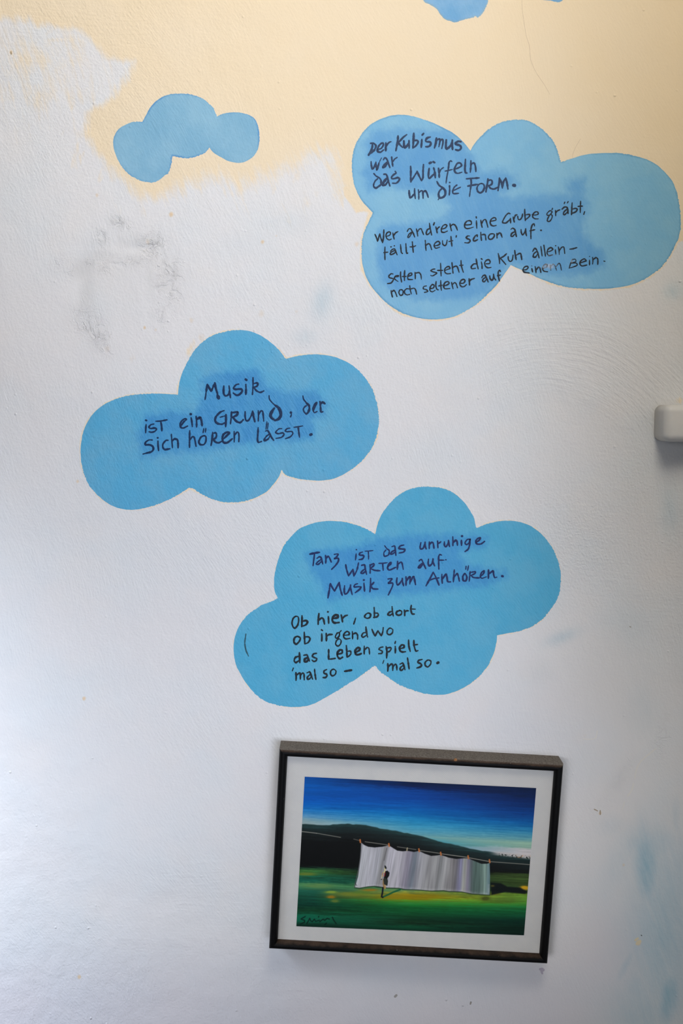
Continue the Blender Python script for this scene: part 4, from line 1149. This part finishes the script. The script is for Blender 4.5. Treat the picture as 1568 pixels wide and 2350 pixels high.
img = img * (1 - m[..., None]) + sh * m[..., None]
lay((120, 122, 124), .6 * aa(1.2 - seg_dist(qx, qy, crop(800, 1910, 9.8, [(290, 260), (270, 560), (220, 860), (130, 1220)])), .8))
lay((60, 55, 60), .7 * aa(.8 - seg_dist(qx, qy, crop(800, 1910, 9.8, [(200, 900), (180, 1000), (150, 1140), (190, 1190)])), .8))
lay((70, 66, 66), .55 * aa(.9 - seg_dist(qx, qy, crop(800, 1910, 9.8, [(860, 350), (835, 450), (800, 620)])), 1.2))
# clothes line and pegs
for a, b, k in (((692, 1907), (727, 1911), .8), ((727, 1911), (782, 1920.5), .65), ((812, 1924.5), (826, 1928), .5), ((838, 1930.5), (892, 1938), .7), ((912, 1942), (955, 1948.5), .6), ((964, 1950.5), (1012, 1957.5), .75), ((1012, 1958), (1075, 1966.5), .85), ((1075, 1967), (1124, 1976), .85), ((1124, 1976), (1217, 1983), .7)):
    lay((176, 172, 158), k * aa(.75 - seg_dist(qx, qy, [a, b]), .7))
for x, y in ((827, 1929), (893, 1938), (962, 1950), (1012, 1958), (1075, 1966), (1124, 1975)):
    lay((196, 118, 62), .95 * aa(1.7 - seg_dist(qx, qy, [(x - .5, y - 3), (x + .5, y + 3)]), .8))
lay((170, 160, 130), .9 * aa(1.5 - seg_dist(qx, qy, [(935, 1945), (934, 1951)]), .8))
# the walker
Zm = lambda pts: crop(800, 1910, 9.8, pts)
lay((20, 92, 60), .9 * aa(2.0 - seg_dist(qx, qy, Zm([(790, 1440), (900, 1390), (1000, 1340), (1160, 1280)])), 1.2))
lay((226, 214, 150), .95 * aa(1.3 - seg_dist(qx, qy, Zm([(815, 800), (825, 850), (800, 890)])), .8))
lay((186, 140, 100), .95 * aa(1.3 - seg_dist(qx, qy, Zm([(780, 900), (765, 930), (775, 980)])), .8))
lay((220, 200, 150), .8 * aa(.9 - seg_dist(qx, qy, Zm([(755, 960), (745, 1010), (738, 1040)])), .7))
lay((40, 40, 40), .9 * aa(1.0 - seg_dist(qx, qy, Zm([(735, 1050), (750, 1045)])), .7))
lay((150, 118, 70), .95 * aa(1.8 - seg_dist(qx, qy, Zm([(790, 1050), (785, 1150), (800, 1250)])), .8))
lay((190, 150, 90), .9 * aa(1.5 - seg_dist(qx, qy, Zm([(825, 1170), (825, 1250)])), .8))
lay((38, 44, 38), .95 * aa(sdf(qx, qy, Zm([(800, 990), (870, 1010), (890, 1090), (875, 1195), (800, 1160), (785, 1060)])), .8))
lay((14, 12, 14), .97 * aa(sdf(qx, qy, Zm([(830, 860), (880, 850), (925, 900), (915, 965), (870, 1030), (800, 1010), (810, 930)])), .8))
lay((140, 24, 20), .95 * aa(1.0 - seg_dist(qx, qy, Zm([(825, 900), (810, 970)])), .7))
lay((12, 16, 14), .97 * aa(sdf(qx, qy, Zm([(808, 735), (835, 740), (858, 780), (852, 820), (820, 800)])), .9))
lay((14, 18, 34), .97 * aa(1.9 - seg_dist(qx, qy, Zm([(775, 1240), (765, 1340), (745, 1440), (770, 1455)])), .8))
# signature
SG = lambda pts: crop(670, 1950, 5.2267, pts)
for st_ in ([(160, 800), (110, 830), (155, 848), (150, 870), (105, 892)], [(180, 885), (215, 822), (225, 850), (245, 862), (270, 832), (285, 858), (330, 846)], [(322, 800), (320, 806)], [(335, 862), (375, 832), (395, 846), (425, 822), (450, 832)], [(395, 898), (415, 880)], [(485, 808), (505, 850), (532, 886)]):
    lay((6, 30, 24), .9 * aa(1.3 - seg_dist(qx, qy, SG(st_)), .9))

lin = np.clip(img / 255.0, 0, 1)
lin = np.where(lin <= 0.04045, lin / 12.92, ((lin + 0.055) / 1.055) ** 2.4) * 1.05
Pp = np.stack([LXZ[..., 0], np.full_like(qx, -offp), LXZ[..., 1]], -1)
PN = NT('oil_paint_landscape')
ca_ = PN.n('ShaderNodeAttribute', attribute_name='pigment')
PN.link(ca_.outputs['Color'], PN.bsdf.inputs['Base Color'])
PN.bsdf.inputs['Roughness'].default_value = 0.45
PN.bsdf.inputs['Specular IOR Level'].default_value = 0.16
tco = PN.n('ShaderNodeTexCoord').outputs['Object']
PN.bump(PN.math('MULTIPLY', PN.noise(PN.mapping(tco, scale=(0.15, 1, 1)), 900, 2.0), 0.00003))
painting = grid_obj('painting', Pp[::-1], PN.m, pic)
att = painting.data.attributes.new('pigment', 'FLOAT_COLOR', 'POINT')
rgba = np.ones((NV, NU, 4), np.float32)
rgba[..., :3] = lin[::-1]
att.data.foreach_set('color', rgba.ravel())


# ------------------------------------------------------------------ rounded white ledge at the corner
def ledge():
    import bmesh
    x0, zt = unproj(1521, 929, 0.0)
    _, zb = unproj(1521, 1014, 0.030)
    x0 = float(unproj(1521, 970, 0.026)[0])
    x1 = CORNER_X + CORNER_R + 0.004
    bm = bmesh.new()
    bmesh.ops.create_cube(bm, size=1.0)
    for v in bm.verts:
        v.co.x = x0 if v.co.x < 0 else x1
        v.co.y = -0.034 if v.co.y < 0 else 0.004
        v.co.z = float(zb) if v.co.z < 0 else float(zt)
    es = [e for e in bm.edges if not all(v.co.x > x0 + 0.01 for v in e.verts) or all(v.co.y < 0 for v in e.verts)]
    es = [e for e in es if not all(v.co.y > 0 for v in e.verts)]
    bmesh.ops.bevel(bm, geom=es, offset=0.0072, segments=7, profile=0.5, affect='EDGES')
    me = bpy.data.meshes.new('ledge')
    bm.to_mesh(me)
    bm.free()
    me.polygons.foreach_set('use_smooth', [True] * len(me.polygons))
    o = bpy.data.objects.new('ledge', me)
    COL.objects.link(o)
    N = NT('smooth_white_paint')
    p = N.pos()
    N.link(N.mix(N.smooth(N.noise(p, 60, 3.0), 0.35, 0.7), (0.74, 0.72, 0.69), (0.70, 0.69, 0.67)), N.bsdf.inputs['Base Color'])
    N.bsdf.inputs['Roughness'].default_value = 0.5
    N.bump(N.math('MULTIPLY', N.noise(p, 160, 2.0), 0.00008))
    me.materials.append(N.m)
    tag(o, 'smooth white round-edged ledge jutting from the wall corner at the right edge', 'ledge')
    return o


ledge()
print('frame', FW, FH, math.degrees(ang), cen, [float(c) for c in cw.ravel()])
